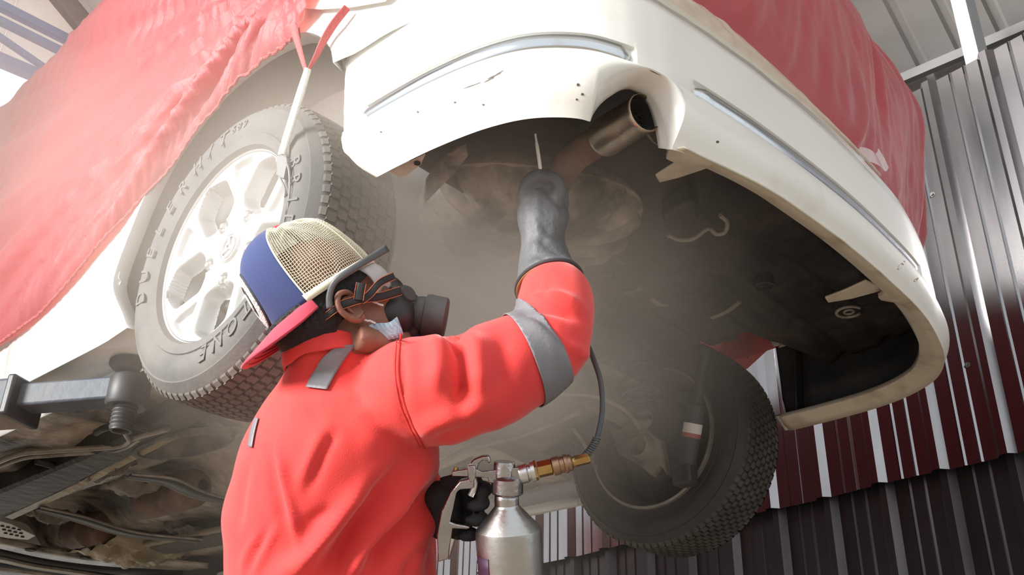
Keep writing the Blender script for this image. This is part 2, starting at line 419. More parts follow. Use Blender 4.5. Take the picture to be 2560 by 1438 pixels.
# chips and scuffs stand on the paint as thin specks
for (u, v, rr) in ((1445, 212, .0022), (1456, 236, .0018), (1442, 249, .0016), (1137, 256, .0022), (1208, 262, .0014), (1044, 280, .0014), (952, 330, .0014)):
    pass
BB_ = bvh = None
from mathutils.bvhtree import BVHTree as _T
_b = _T.FromPolygons([v.co[:] for v in BUMP.data.vertices], [p.vertices[:] for p in BUMP.data.polygons])
CHIP = mat('dark_paint_chip', (.10, .08, .065), .7); SCRAPE = mat('brown_scrape', (.36, .27, .16), .7)
for (u, v, lx, ly, an, mt_) in ((1445, 212, 4, 3.5, 0, CHIP), (1456, 236, 4, 3, 0, CHIP), (1442, 249, 3, 2.5, 0, CHIP), (1137, 256, 3, 2.5, 0, CHIP), (1208, 262, 3, 2, 0, CHIP), (1044, 280, 3, 2.5, 0, CHIP), (952, 330, 3, 2, 0, CHIP),
                               (1235, 190, 20, 1.6, -25, CHIP), (1222, 200, 16, 1.3, -25, CHIP), (1180, 214, 26, 1.2, -20, CHIP), (1248, 182, 12, 1.2, -30, CHIP), (2253, 664, 15, 4, -50, SCRAPE), (2290, 700, 8, 3, -40, SCRAPE), (1794, 355, 4, 3, 0, CHIP)):
    m = MB(); pts = []
    for q in range(10):
        a_ = 2 * math.pi * q / 10; ca, sa = math.cos(math.radians(an)), math.sin(math.radians(an))
        du, dv = lx * math.cos(a_), ly * math.sin(a_) * (1 + .3 * math.sin(3 * q)); uu, vv = u + du * ca - dv * sa, v + du * sa + dv * ca
        k_ = ROW.T @ np.array([(uu - 1280) / F, (vv - 719) / F, 1.0]); h_ = _b.ray_cast(Vector(CAM), Vector(k_).normalized())
        if h_[0] is not None: pts.append(np.array(h_[0]) - k_ / np.linalg.norm(k_) * .0007 - np.array((0, 0, Z0)))
    if len(pts) > 5:
        m.prism(pts, (0, 0, .0003)); m.build('paint_chip', mt_, BUMP, smooth=0)
# ---- quarter panel, sill, doors
def arch_pts(n=40, r=.385):
    return [(-math.cos(t) * r * 1.0, math.sin(t) * r) for t in np.linspace(0, math.pi, n)]
QP = MB(); rows = []
ARCH = [(-.336, .268), (-.318, .315), (-.27, .375), (-.20, .425), (-.10, .455), (0, .462), (.11, .445), (.20, .40), (.28, .335), (.335, .255), (.37, .17), (.40, .08), (.398, .02), (.34, -.06), (.31, -.10)]
AR = arc_resample(spline(ARCH, 120), 70)
OUT = []
for k, (y, z) in enumerate(AR):                                     # matching outer border of the panel
    t = k / 69.
    OUT.append(np.interp(t, [0, .12, .3, .55, .7, .86, 1], [-.66, -.62, -.5, .15, .75, .95, .95]).item())
OZ = [np.interp(k / 69., [0, .12, .3, .55, .7, .86, 1], [.268, .45, .66, .70, .50, .12, -.10]).item() for k in range(70)]
def side_x(y, z):
    x = -.872 + .018 * sst(.25, .75, z) + .05 * sst(-.45, -.75, y) + .012 * sst(.05, -.1, z)
    return x
for q in np.linspace(0, 1, 14):
    rows.append([(side_x(AR[k][0] + (OUT[k] - AR[k][0]) * q, AR[k][1] + (OZ[k] - AR[k][1]) * q) - .010 * math.exp(-(q * 9) ** 2), AR[k][0] + (OUT[k] - AR[k][0]) * q, AR[k][1] + (OZ[k] - AR[k][1]) * q) for k in range(70)])
QP.grid(rows); QP.grid([rows[0], [(p[0] + .03, p[1] * .985, p[2] * .985) for p in rows[0]]])
QP.build('quarter_panel', PAINT, CAR, smooth=50, mods=[('S', .002, 0)])
# front of the arch, sill and door skin
ysl = np.linspace(.30, 3.0, 60)
def sill_rows(sec):
    out = []
    for (x, z, k) in sec:
        row = []
        for y in ysl:
            yy = y + k * (1 - (y - .30) / 2.7)
            row.append((x, yy, z))
        out.append(row)
    return out
m = MB(); m.grid(sill_rows([(-.868, .042, .095), (-.868, .03, .10), (-.868, .0, .10), (-.862, -.035, .07), (-.850, -.060, .045), (-.825, -.080, .025), (-.79, -.092, .01), (-.755, -.094, .0), (-.752, -.100, .0), (-.750, -.125, .0)]))
SILL = m.build('sill', [PAINT], CAR, smooth=40, mods=[('S', .003, 0)])
m = MB(); m.grid(sill_rows([(-.80, .72, .1), (-.86, .5, .1), (-.872, .3, .1), (-.875, .15, .1), (-.873, .052, .1), (-.868, .047, .1), (-.85, .046, .1)]))
m.build('door', PAINT, CAR, smooth=40, mods=[('S', .003, 0)])
for sgn in (1,):
    m = MB(); m.grid([[(.868 * 1, y, z) for y in np.linspace(.36, 3.0, 10)] for z in (.7, .3, .0)] ); m.grid([[(x, y, z) for y in np.linspace(.36, 3.0, 10)] for x, z in ((.868, 0), (.86, -.05), (.82, -.085), (.755, -.094), (.75, -.125))])
    m.build('far_sill', [PAINT], CAR, smooth=40, mods=[('S', .003, 0)])
# far quarter panel with its wheel arch
m = MB(); rows = []
AR2 = [(y, z) for y, z in AR]
for q in np.linspace(0, 1, 8):
    rows.append([(-side_x(max(-.42, AR2[k][0] + (OUT[k] - AR2[k][0]) * q), .3) - .035 - .25 * max(0, AR2[k][1] + (OZ[k] - AR2[k][1]) * q - .28), max(-.42, AR2[k][0] + (OUT[k] - AR2[k][0]) * q), AR2[k][1] + (OZ[k] - AR2[k][1]) * q) for k in range(70)])
m.grid(rows); m.build('quarter_panel', PAINT, CAR, smooth=50, mods=[('S', .003, 0)])
# body shell under the cover
m = MB(); sec = []
for y, zt, xw, in ((-.86, .26, .50), (-.86, .45, .52), (-.82, .70, .56), (-.76, .80, .62), (-.62, .84, .74), (-.45, 1.12, .66), (.2, 1.2, .66), (1.6, 1.2, .66), (2.1, .85, .80), (3.3, .65, .80)):
    sec.append([(-xw, y, min(zt, .3) if y < -.8 else .3), (-xw, y, zt * .8), (-xw * .94, y, zt), (0, y, zt + .02), (xw * .94, y, zt), (xw, y, zt * .8), (xw, y, min(zt, .3) if y < -.8 else .3)])
m.grid(sec); m.build('body_shell', PAINT, CAR, smooth=40, mods=[('S', .004, 0)])
# boot sill: body strip above the bumper seam
m = MB(); rows = []
for z, o in ((.258, -.008), (.268, -.003), (.300, -.004), (.34, -.008), (.42, -.018), (.60, -.040), (.78, -.075)):
    rows.append([(*plan(s, o - (.05 if z > .32 else .012) * sst(.2, .3, s)), z if s < .26 else min(z, .35)) for s in np.linspace(.006, .994, 140)])
m.grid(rows); m.build('rear_panel', PAINT, CAR, smooth=50, mods=[('S', .003, 0)])
# ---- wheel-arch liners and inside of the rear corners
for sx in (-1, 1):
    m = MB(); rows = []
    for x in np.linspace(.845, .56, 6):
        rows.append([(sx * x, -math.cos(t) * .435 + .02, .03 + math.sin(t) * .455) for t in np.linspace(.12 if sx < 0 else 1.15, math.pi - .05, 30)])
    m.grid(rows)
    mid = [(sx * .50, .02, .0)] * 30; m.grid([rows[-1], [(sx * .55, -math.cos(t) * .20 + .02, .10 + .22 * math.sin(t)) for t in np.linspace(.12 if sx < 0 else 1.15, math.pi - .05, 30)]])
    m.build('arch_liner', LINER, CAR, smooth=50, mods=[('S', .003, 0)])
    m = MB()                                                        # splash wall between arch and bumper
    m.grid([[(sx * x, -.40 - .03 * math.sin(3 * z) + .05 * (.845 - x), z) for x in np.linspace(.845, .80 if sx > 0 else .62, 6)] for z in np.linspace(.02 if sx > 0 else .10, .45, 6)])
    m.build('splash_shield', BLACKPL, CAR, smooth=50, mods=[('S', .003, 0)])
# ---- wheels
def tyre_body(xo, xi, R, rim, rub, trd, parent):
    """xo outer face, xi inner face"""
    w = abs(xo - xi); sg = 1 if xi > xo else -1
    prof = [(rim - .004, .018), (rim + .004, .004), (rim + .020, .000), (rim + .026, -.002), (rim + .028, .001), (rim + .045, -.006), (rim + .066, -.004), (rim + .076, .002), (rim + .080, .004), (rim + .083, .003), (rim + .088, .008), (R - .016, .018), (R - .009, .026), (R - .008, .040), (R - .006, w / 2)]
    prof = prof + [(r, w - h) for r, h in prof[-2::-1]]
    m = MB(); m.lathe(prof, (xo, 0, 0), (sg, 0, 0), 120)
    t = m.build('tyre', [rub], parent, smooth=40)
    m = MB(); nrow = 7; wr = (w - .062) / nrow; N = 84; k3 = 0
    Rr = lambda x: R - .010 * (abs(x - w / 2) / (w / 2)) ** 3
    for i in range(nrow):
        for j in range(N):
            xc = .031 + wr * (i + .5); a = 2 * math.pi * (j + .5 * (i % 2)) / N; da = 2 * math.pi / N
            g = .0018; hx = []
            edge = i in (0, nrow - 1)
            pts = [(-.5, -.34), (-.12, -.5), (.12, -.36), (.5, -.5), (.5, .34), (.12, .5), (-.12, .36), (-.5, .5)] if not edge else [(-.5, -.44), (.5, -.44), (.5, .44), (-.5, .44)]
            lo = []; hi = []
            for (px, pa) in pts:
                X = xc + px * (wr - 2 * g); A = a + pa * (da - 2.6 * g / R)
                for lst, rr in ((lo, Rr(X) - .009), (hi, Rr(X))):
                    lst.append((xo + sg * X, math.sin(A) * rr, math.cos(A) * rr))
            n = len(pts)
            m.add(lo + hi, [tuple(range(n, 2 * n))] + [(q, (q + 1) % n, n + (q + 1) % n, n + q) for q in range(n)])
    for side in (0, 1):                                             # shoulder bars
        for j in range(N * 1):
            a = 2 * math.pi * (j + .25) / N; da = 2 * math.pi / N * .34
            q = []
            for (x, r) in ((.030, R - .0035), (.022, R - .010), (.0165, R - .022)):
                X = x if side == 0 else w - x
                q.append([(xo + sg * X, math.sin(a + e) * r, math.cos(a + e) * r) for e in (-da, da)])
            q0 = [[(p[0] + (.004 * sg if side == 0 else -.004 * sg), p[1] * .975, p[2] * .975) for p in row] for row in q]
            m.add([p for row in q for p in row] + [p for row in q0 for p in row], [(0, 1, 3, 2), (2, 3, 5, 4), (0, 2, 8, 6), (2, 4, 10, 8), (1, 7, 9, 3), (3, 9, 11, 5)])
    m.build('tread_blocks', [trd], parent, smooth=20, recalc=True)
    return t
def text_pts(ch, size, ext):
    cu = bpy.data.curves.new('t', 'FONT'); cu.body = ch; cu.size = size; cu.extrude = ext; cu.bevel_depth = ext * .6; cu.resolution_u = 3; cu.align_x = 'CENTER'
    o = bpy.data.objects.new('t', cu); COL.objects.link(o)
    dg = bpy.context.evaluated_depsgraph_get(); me = bpy.data.meshes.new_from_object(o.evaluated_get(dg))
    v = np.array([p.co for p in me.vertices]); f = [tuple(p.vertices) for p in me.polygons]
    bpy.data.objects.remove(o); bpy.data.meshes.remove(me)
    return v, f
def arc_word(mb, word, a0, a1, r, size, x, sg, shear=.22, wide=1.0):
    n = len(word)
    for i, ch in enumerate(word):
        if ch == ' ': continue
        v, f = text_pts(ch, size, .0007)
        a = math.radians(a0 + (a1 - a0) * i / max(1, n - 1)); q = []
        for p in v:
            px = p[0] * wide + shear * (p[1] - size * .35); A = a + px / r; rr = r + p[1] - size * .35
            q.append((x + sg * p[2], -math.sin(A) * rr, math.cos(A) * rr))
        mb.add(q, f)
def rim_face(xo, R, parent):
    """five split spokes, five open windows, shallow pockets at the fork of every spoke"""
    NT, NR = 640, 72; r0, r1 = .030, R - .006; rows = []; H = {}
    rs = np.linspace(r0, r1, NR)
    def h(t, r):
        k = (math.degrees(t) - 40) / 72; k = k - round(k)           # windows centred on 40 + 72 n degrees
        aw = k * 72 * math.pi / 180 * r                             # distance across from the window's middle line
        hw = .045 * sst(.064, .120, r) * (1 - sst(R - .035, R - .012, r)) ** .6 + .004
        dep = 0
        if .052 < r < R - .010:
            e = hw - abs(aw)
            dep = sst(-.009, .006, e)
            if r < .10: dep = max(dep * sst(.082, .10, r), (1 - sst(.011, .017, math.hypot(aw, r - .074))) * .45)
        k2 = (math.degrees(t) - 76) / 72; k2 -= round(k2)
        ap = k2 * 72 * math.pi / 180 * r; pw = .030 * sst(R - .085, R - .02, r)
        poc = sst(-.006, .004, pw - abs(ap)) * sst(R - .088, R - .075, r) * (1 - sst(R - .018, R - .012, r))
        dish = .014 * (1 - sst(.03, .12, r)) - .006 * sst(R - .07, R - .01, r)
        return dish * 0 + .010 + .016 * (1 - (r / R)) - .004 * sst(R - .03, R, r) + dep * .036 + poc * .013, dep
    b = MB(); dd = []
    for r in rs:
        row = []; d2 = []
        for j in range(NT):
            t = 2 * math.pi * j / NT; hh, d = h(t, r); d2.append(d)
            row.append((xo + hh, -math.sin(t) * r, math.cos(t) * r))
        rows.append(row); dd.append(d2)
    b.grid(rows, cu=True, skip=lambda i, j: min(dd[i][j], dd[i][(j + 1) % NT], dd[i + 1][j], dd[i + 1][(j + 1) % NT]) > .97 and rs[i] > .10)
    # lip, barrel and back flange
    b.lathe([(R - .0065, .012), (R - .003, .003), (R + .002, .000), (R + .004, .004), (R + .002, .012), (R - .010, .016), (R - .014, .05), (R - .022, .06), (R - .022, .16), (R - .006, .185), (R + .004, .20)], (xo, 0, 0), (1, 0, 0), 96)
    return b
WHEELS = {}
def wheel(xo, label, near):
    W = rim_face(xo, .213, None).build('wheel', [ALLOY], CAR, smooth=45)
    tag(W, label)
    T = tyre_body(xo - .012, xo + .208, .326, .213, RUBBER, TREAD, W)
    xs = xo - .0185
    def words(word, a0, a1, r, size, shear, wide):
        for i, ch in enumerate(word):
            a = a0 + (a1 - a0) * i / (len(word) - 1); m = MB(); arc_word(m, ch, a, a, r, size, xs, -1, shear, wide); m.build('letter', LETTER, W, smooth=30)
    words('DUELER', -101, -41, .2625, .046, .22, 1.0); words('H/T', -28, -7, .2625, .046, .22, 1.0)
    words('BRIDGESTONE', 73, 171, .2625, .046, .22, .92); words('689', 1.0, 10.0, .268, .027, .0, 1.0)
    for k in range(5):                                              # lug nuts in the pockets
        a = math.radians(40 + 72 * k); q = np.array((xo + .030, -math.sin(a) * .074, math.cos(a) * .074))
        m = MB(); m.lathe([(.0105, .02), (.0105, -.004), (.009, -.010), (.006, -.014), (.0, -.015)], q, (1, 0, 0), 6); m.lathe([(.0135, .018), (.0135, .004), (.0105, .003)], q, (1, 0, 0), 20)
        m.build('lug_nut', STEEL, W, smooth=40)
    m = MB(); m.lathe([(.034, .035), (.034, .022), (.031, .018), (.0285, .018), (.0275, .021), (.0, .0195)], (xo, 0, 0), (1, 0, 0), 36)
    hc = m.build('hub_cap', ALLOY, W, smooth=40)
    m = MB(); m.lathe([(.0245, .021), (.0245, .0165), (.0215, .0165), (.0215, .021)], (xo, 0, 0), (1, 0, 0), 36)   # three-armed emblem in a ring
    for k in range(3):
        a = math.radians(0 + 120 * k); d = np.array((0, -math.sin(a), math.cos(a))); e = np.array((0, -math.cos(a), -math.sin(a)))
        m.prism([np.array((xo + .0165, 0, 0)) + d * .003 + e * .0055, np.array((xo + .0165, 0, 0)) + d * .0215 + e * .003, np.array((xo + .0165, 0, 0)) + d * .0215 - e * .003, np.array((xo + .0165, 0, 0)) + d * .003 - e * .0055], (.005, 0, 0))
    m.build('emblem', STEEL, W, smooth=30)
    a = math.radians(-118); q = np.array((xo + .03, -math.sin(a) * .172, math.cos(a) * .172))
    m = MB(); m.tube([q + np.array((.03, 0, 0)), q, q - np.array((.012, .004, 0))], .0045, 8); m.build('tyre_valve', RUBBERD, W)
    # brake drum behind the spokes
    m = MB(); m.lathe([(.0, .06), (.115, .06), (.13, .075), (.13, .15), (.0, .15)], (xo, 0, 0), (1, 0, 0), 40); m.build('brake_drum', LINER, W, smooth=40)
    return W
WL = wheel(-.862, 'five-spoke silver wheel beside the cap', True)
# right wheel: the inner side faces us
m = MB(); R = .213
m.lathe([(R + .004, 0), (R + .003, -.010), (R - .004, -.012), (R - .008, -.004), (R - .012, .012), (R - .020, .03), (R - .022, .10), (R - .015, .13), (R - .014, .165), (.05, .165)], (.654, 0, 0), (1, 0, 0), 72)
WR = m.build('wheel', [LINER], CAR, smooth=40, mods=[('S', .004, 0)]); tag(WR, 'far wheel seen from its inner side')
m = MB(); m.lathe([(R + .006, -.004), (R + .004, -.013), (R - .003, -.014), (R - .006, -.006)], (.654, 0, 0), (1, 0, 0), 72); m.build('rim_edge', mat('dull_rim', (.36, .32, .26), .5, metal=.5, col2=(.2, .18, .15), scale=12), WR, smooth=50)
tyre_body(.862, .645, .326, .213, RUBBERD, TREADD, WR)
for (y0, k) in ((2.72, 0), (2.72, 1)):                              # front wheels, further forward
    xx = -.862 if k == 0 else .862
    m = MB(); m.lathe([(.19, .02), (.213, .0), (.240, -.006), (.30, .004), (.322, .03), (.326, .1), (.322, .18), (.30, .21), (.213, .21), (.19, .19)], (xx, y0, 0), (1 if k == 0 else -1, 0, 0), 72)
    FW = m.build('wheel', [RUBBERD], CAR, smooth=40)
    m = MB(); m.lathe([(.0, .05), (.06, .035), (.18, .03), (.213, .004)], (xx, y0, 0), (1 if k == 0 else -1, 0, 0), 48); m.build('rim', ALLOY, FW, smooth=40)
# ---- underbody
def pan(name, x0, x1, y0, y1, zf, nx, ny, mt, par=CAR):
    m = MB(); m.grid([[(x, y, zf(x, y)) for x in np.linspace(x0, x1, nx)] for y in np.linspace(y0, y1, ny)])
    return m.build(name, mt, par, smooth=60, mods=[('S', .003, 0)])
def nz(x, y, s, seed=0): return noise.noise((x * s, y * s, seed))
def zrear(x, y):
    z = .165 + .012 * nz(x, y, 7, 1) + .006 * nz(x, y, 18, 2)
    z -= .05 * math.exp(-(((x + .02) / .20) ** 4 + ((y + .55) / .17) ** 4))     # raised pressing
    z += .018 * sst(.0, .03, abs((y + .70) % .14 - .07) - .035) * sst(-.05, .1, x)
    return z
m = MB()
def xlim(y): return float(np.interp(y, [-.90, -.86, -.80, -.70, -.5, -.43, -.38], [.55, .66, .74, .80, .83, .78, .58]))
xr = lambda y: min(xlim(y), float(np.interp(y, [-.51, -.48, -.44, -.41], [.83, .66, .53, .50])))       # cut away over the far wheel arch
m.grid([[(x, y, zrear(x, y)) for x in np.linspace(-xlim(y), xr(y), 90)] for y in np.linspace(-.90, -.02, 80)])
m.build('boot_floor', DARKU, CAR, smooth=60, mods=[('S', .003, 0)])
def zmid(x, y):
    return .12 - .10 * sst(.15, .40, y) + .015 * nz(x, y, 6, 3) + .02 * math.sin(9 * x) * sst(-.05, .1, y) * (1 - sst(.2, .4, y))
pan('rear_floor', -.60, .60, -.06, .42, zmid, 50, 26, UNDER)
def zfloor(x, y):
    z = -.030 + .010 * nz(x, y, 5, 4) + .004 * nz(x, y, 16, 5)
    z += .10 * math.exp(-(x / .14) ** 4)                              # tunnel
    z -= .014 * math.exp(-(((x + .60) / .045) ** 2)) + .014 * math.exp(-(((x - .60) / .045) ** 2))
    z += .010 * math.sin(17 * y) * sst(.1, .02, abs(abs(x) - .40) - .08)
    return z
pan('floor_pan', -.765, .765, .40, 3.2, zfloor, 90, 130, UNDER2)
m = MB()
for sx in (-1, 1):
    m = MB(); sec = []
    for y, xa, xb, z in ((.50, .50, .40, -.035), (.85, .47, .385, -.070), (1.3, .465, .365, -.085), (1.9, .46, .31, -.088), (2.35, .44, .29, -.08), (2.9, .40, .28, -.03)):
        sec.append([(sx * xa, y, z + .06), (sx * xa, y, z), (sx * (xa - .012), y, z - .008), (sx * (xb + .012), y, z - .008), (sx * xb, y, z), (sx * xb, y, z + .06)])
    m.grid(sec); r = m.build('chassis_rail', DARKU, CAR, smooth=30, mods=[('S', .003, 0)])
    m = MB(); m.grid([[(sx * (x + .004), y, z), (sx * (x - .022), y, z - .004), (sx * (x - .028), y, z + .012)] for y, x, z in ((.9, .392, -.075), (1.145, .378, -.084), (1.6, .335, -.093), (2.2, .288, -.092))])
    m.build('rail_flange', HEATSH, r, smooth=60, mods=[('S', .003, 0)])
def upipe(pts, r, z, nm, mt, n=40, par=CAR):
    P = [U(u, v, z=(z if np.isscalar(z) else z[i])) for i, (u, v) in enumerate(pts)]
    m = MB(); m.tube(spline(P, n), r, 9); return m.build(nm, mt, par)
PIPE = mat('dusty_pipe', (.34, .30, .25), .45, metal=.3, col2=(.2, .17, .13), scale=14)
upipe(((-60, 1180), (40, 1138), (120, 1128), (290, 1116), (335, 1095), (420, 1072)), .0085, -.085, 'brake_pipe', PIPE)
upipe(((-60, 1192), (45, 1150), (130, 1139), (290, 1126), (350, 1098)), .006, -.085, 'brake_pipe', PIPE)
upipe(((90, 1152), (115, 1158), (150, 1168), (175, 1165)), .012, -.080, 'bracket', DARKU)
upipe(((240, 1082), (270, 1068), (330, 1064), (375, 1074)), .010, -.080, 'bracket', DARKU)
upipe(((305, 1062), (312, 1085), (325, 1104)), .006, -.095, 'bracket', PIPE)
# oval hatch
q = U(455, 1105, z=-.075); m = MB()
rows = []
for rr, dz in ((1.0, .0), (.96, -.016), (.84, -.018), (.78, .0), (.55, .022), (.0, .022)):
    rows.append([(q[0] + .085 * rr * math.cos(t), q[1] + .20 * rr * math.sin(t) - .06 * rr * math.cos(t), q[2] + dz) for t in np.linspace(0, 2 * math.pi, 36, endpoint=False)])
m.grid(rows, cu=True); m.build('floor_hatch', UNDER, CAR, smooth=40)
# fuel tank beyond it
m = MB(); t0 = U(560, 1120, z=-.07)
m.box((.02, .60, -.02), (.42, .42, .14)); m.build('fuel_tank', mat('dusty_tank', (.36, .31, .24), .6, col2=(.22, .18, .14), scale=5, bump=.3, bscale=30), CAR, smooth=40, mods=[('B', .035, 4)])
# twisted brace straps: a dark flat bar with two bright rolled edges
for a0, a1, b0, b1 in (((322, 1190), (420, 1204), (500, 1238), (610, 1262)), ((95, 1272), (200, 1298), (330, 1336), (500, 1352))):
    c0 = [U(*p, z=-.105) for p in (a0, a1, b0, b1)]; C1 = spline(c0, 30)
    off = [np.array((.004, .025 + .018 * math.sin(i / 29 * math.pi), .0)) for i in range(30)]
    m = MB(); m.grid([[C1[i] - off[i], C1[i] + off[i]] for i in range(30)])
    BR = m.build('brace_strap', BLACKPL, CAR, mods=[('S', .006, 0)])
    for sg in (-1, 1):
        m = MB(); m.tube([C1[i] + sg * off[i] for i in range(30)], .0048, 8); m.build('rolled_edge', PIPE, BR)
# exhaust line in the tunnel: resonator, catalyst, crumpled heat shield
m = MB(); m.lathe([(.02, -.02), (.045, .0), (.068, .04), (.070, .10), (.070, .30), (.066, .36), (.04, .40), (.026, .42)], U(500, 1215, z=-.03), U(330, 1262, z=-.02) - U(500, 1215, z=-.03), 28)
m.build('resonator', RUST, CAR, smooth=40)
m = MB(); m.lathe([(.02, -.02), (.06, .0), (.066, .02), (.066, .09), (.070, .095), (.066, .10), (.066, .20), (.05, .23), (.025, .25)], U(262, 1318, z=-.03), U(150, 1338, z=-.03) - U(262, 1318, z=-.03), 28)
m.build('catalytic_converter', RUST, CAR, smooth=40)
m = MB(); c = U(318, 1372, z=-.07); rows = []
for i, tx in enumerate(np.linspace(-.16, .16, 26)):
    rows.append([(c[0] + tx, c[1] + ty, c[2] - .06 * math.cos(ty / .2 * 1.4) * math.cos(tx / .16 * 1.1) + .022 * nz(tx, ty, 16, 9) + .010 * nz(tx, ty, 45, 9)) for ty in np.linspace(-.22, .22, 30)])
m.grid(rows); m.build('heat_shield', HEATSH, CAR, smooth=30, mods=[('S', .003, 0)])
m = MB(); m.box(U(395, 1290, z=.0), (.05, .06, .05)); m.build('red_plug', mat('red_plastic', (.30, .05, .04), .6), CAR, smooth=30, mods=[('B', .01, 2)])
c = U(440, 1310, z=-.03); m = MB(); m.ell(c, (.045, .05, .04)); m.build('rubber_mount', UNDER, CAR, smooth=60)
for (u, v, sx, sy) in ((235, 1180, .05, .10), (330, 1215, .07, .09), (130, 1285, .08, .08), (500, 1330, .09, .06), (290, 1160, .03, .08)):
    c = U(u, v, z=-.065); m = MB(); rows = []
    for i in range(9):
        rows.append([(c[0] + sx * (i / 4 - 1), c[1] + sy * (j / 4 - 1), c[2] - .03 * (1 - (i / 4 - 1) ** 2) * (1 - (j / 4 - 1) ** 2) + .03 * noise.noise((u + i * .7, j * .7, 3))) for j in range(9)])
    m.grid(rows); m.build('pressing', UNDER, CAR, smooth=40, mods=[('S', .004, 0)])
# front subframe and under-tray
def band(nm, top, bot, z, mt, th=.02, n=40):
    a = spline([U(*p, z=z) for p in top], n); c = spline([U(*p, z=z) for p in bot], n)
    m = MB(); m.grid([a, (a + c) / 2 + np.array((0, 0, .004)), c]); return m.build(nm, mt, CAR, smooth=40, mods=[('S', th, 0)])
SUB = band('front_subframe', ((-80, 1330), (0, 1347), (120, 1374), (260, 1394), (420, 1404), (520, 1414)), ((-80, 1348), (0, 1366), (120, 1392), (260, 1410), (400, 1418), (520, 1424)), -.085, UNDER2)
for (u, v) in ((75, 1376), (305, 1404), (210, 1396)):
    m = MB(); m.lathe([(.0, 0), (.016, 0), (.020, -.002), (.024, .004)], U(u, v, z=-.099), (0, 0, 1), 16); m.build('hole_shade', BLACKPL, SUB)  # black discs painting the shade of the subframe's holes
band('under_tray', ((-80, 1350), (0, 1372), (120, 1398), (260, 1418), (420, 1424), (560, 1430)), ((-80, 1400), (0, 1412), (120, 1432), (260, 1446), (420, 1452), (560, 1456)), -.075, BLACKPL)
band('tray_edge', ((-80, 1384), (0, 1394), (80, 1412), (200, 1430), (300, 1446)), ((-80, 1392), (0, 1403), (80, 1420), (200, 1438), (300, 1454)), -.09, PIPE, .012)
band('tray_edge', ((-80, 1412), (0, 1420), (100, 1434), (200, 1450)), ((-80, 1428), (0, 1434), (100, 1446), (200, 1462)), -.10, UNDER2, .012)
pl = [U(*p, z=-.10) for p in ((-30, 1296), (30, 1312), (62, 1328), (88, 1340), (70, 1350), (20, 1346), (-30, 1336))]
m = MB(); m.prism(pl, (0, 0, .004)); PP = m.build('perforated_plate', mat('galvanised_plate', (.55, .53, .50), .5, metal=.4), CAR, smooth=0)
for i in range(12):
    m = MB(); m.lathe([(0, 0), (.0075, 0), (.0075, -.002)], U(6 + 14 * (i % 4) + 4 * (i // 4), 1315 + 9 * (i // 4) + 3 * (i % 4), z=-.1015), (0, 0, 1), 10); m.build('hole', SOOT_SHADE, PP)  # flat black discs stand in for the dark of punched holes
m = MB(); m.box((0, 3.35, .1), (1.5, .9, .3)); m.build('front_bumper', PAINT, CAR, smooth=40, mods=[('B', .06, 4)])
# ---- silencer and tailpipe
c = U(1325, 530, z=.125); AXM = np.array([[.80, -.60, 0], [.60, .80, 0], [0, 0, 1]])
m = MB(); rows = []
for i in range(33):
    t = math.pi * i / 32; row = []
    for j in range(72):
        a = 2 * math.pi * j / 72; ca, sa, st = math.cos(a), math.sin(a), math.sin(t)
        e = lambda q, n: math.copysign(abs(q) ** n, q)
        p = np.array([e(st, .8) * e(ca, .75) * .225, e(st, .8) * e(sa, .75) * .165, e(math.cos(t), .9) * .085])
        ribs = .010 * math.cos(a * 18) * st * sst(.2, .5, math.cos(t) * -1 + .35) * (1 - sst(.80, .97, -math.cos(t)))
        k = np.array([ca, sa, 0]); p = p - k * ribs - np.array((0, 0, 1)) * ribs * -.6
        row.append(c + AXM.T @ p)
    rows.append(row)
m.grid(rows, cu=True); MUF = m.build('silencer', DUSTY, CAR, smooth=60)
m = MB(); rows = []
for sc, dz in ((1.0, .006), (1.055, .005), (1.06, -.001), (1.0, -.002)):
    rows.append([c + AXM.T @ np.array([math.copysign(abs(math.cos(a)) ** .75, math.cos(a)) * .222 * sc, math.copysign(abs(math.sin(a)) ** .75, math.sin(a)) * .162 * sc, dz]) for a in np.linspace(0, 2 * math.pi, 72, endpoint=False)])
m.grid(rows, cu=True); m.build('seam', DUSTY, MUF, smooth=40)
TA = np.array((-.611, -.862, .050)); td = np.array((.25, .93, .12)); td /= np.linalg.norm(td); TB = TA + td * .12
m = MB(); m.lathe([(.029, .05), (.0315, .004), (.033, .0), (.0345, .002), (.0355, .006), (.0335, .012), (.0345, .05), (.036, .11), (.034, .118), (.029, .119)], TA, td, 40)
ET = m.build('exhaust_tip', EXH, CAR, smooth=40)
m = MB(); m.lathe([(.0, .09), (.0295, .09), (.0295, .012)], TA, td, 32); m.build('bore', SOOT_SHADE, ET, smooth=40)
m = MB(); m.tube(spline([TA + td * .10, TA + td * .17, U(1425, 405, z=.085), U(1392, 470, z=.12), U(1385, 520, z=.15)], 30), .028, 20); m.build('tailpipe', RUST, CAR)
m = MB(); m.tube(spline([U(1618, 330, z=.08), U(1632, 350, z=.09), U(1650, 362, z=.12)], 10), .004, 6); m.build('exhaust_hanger', PIPE, CAR)
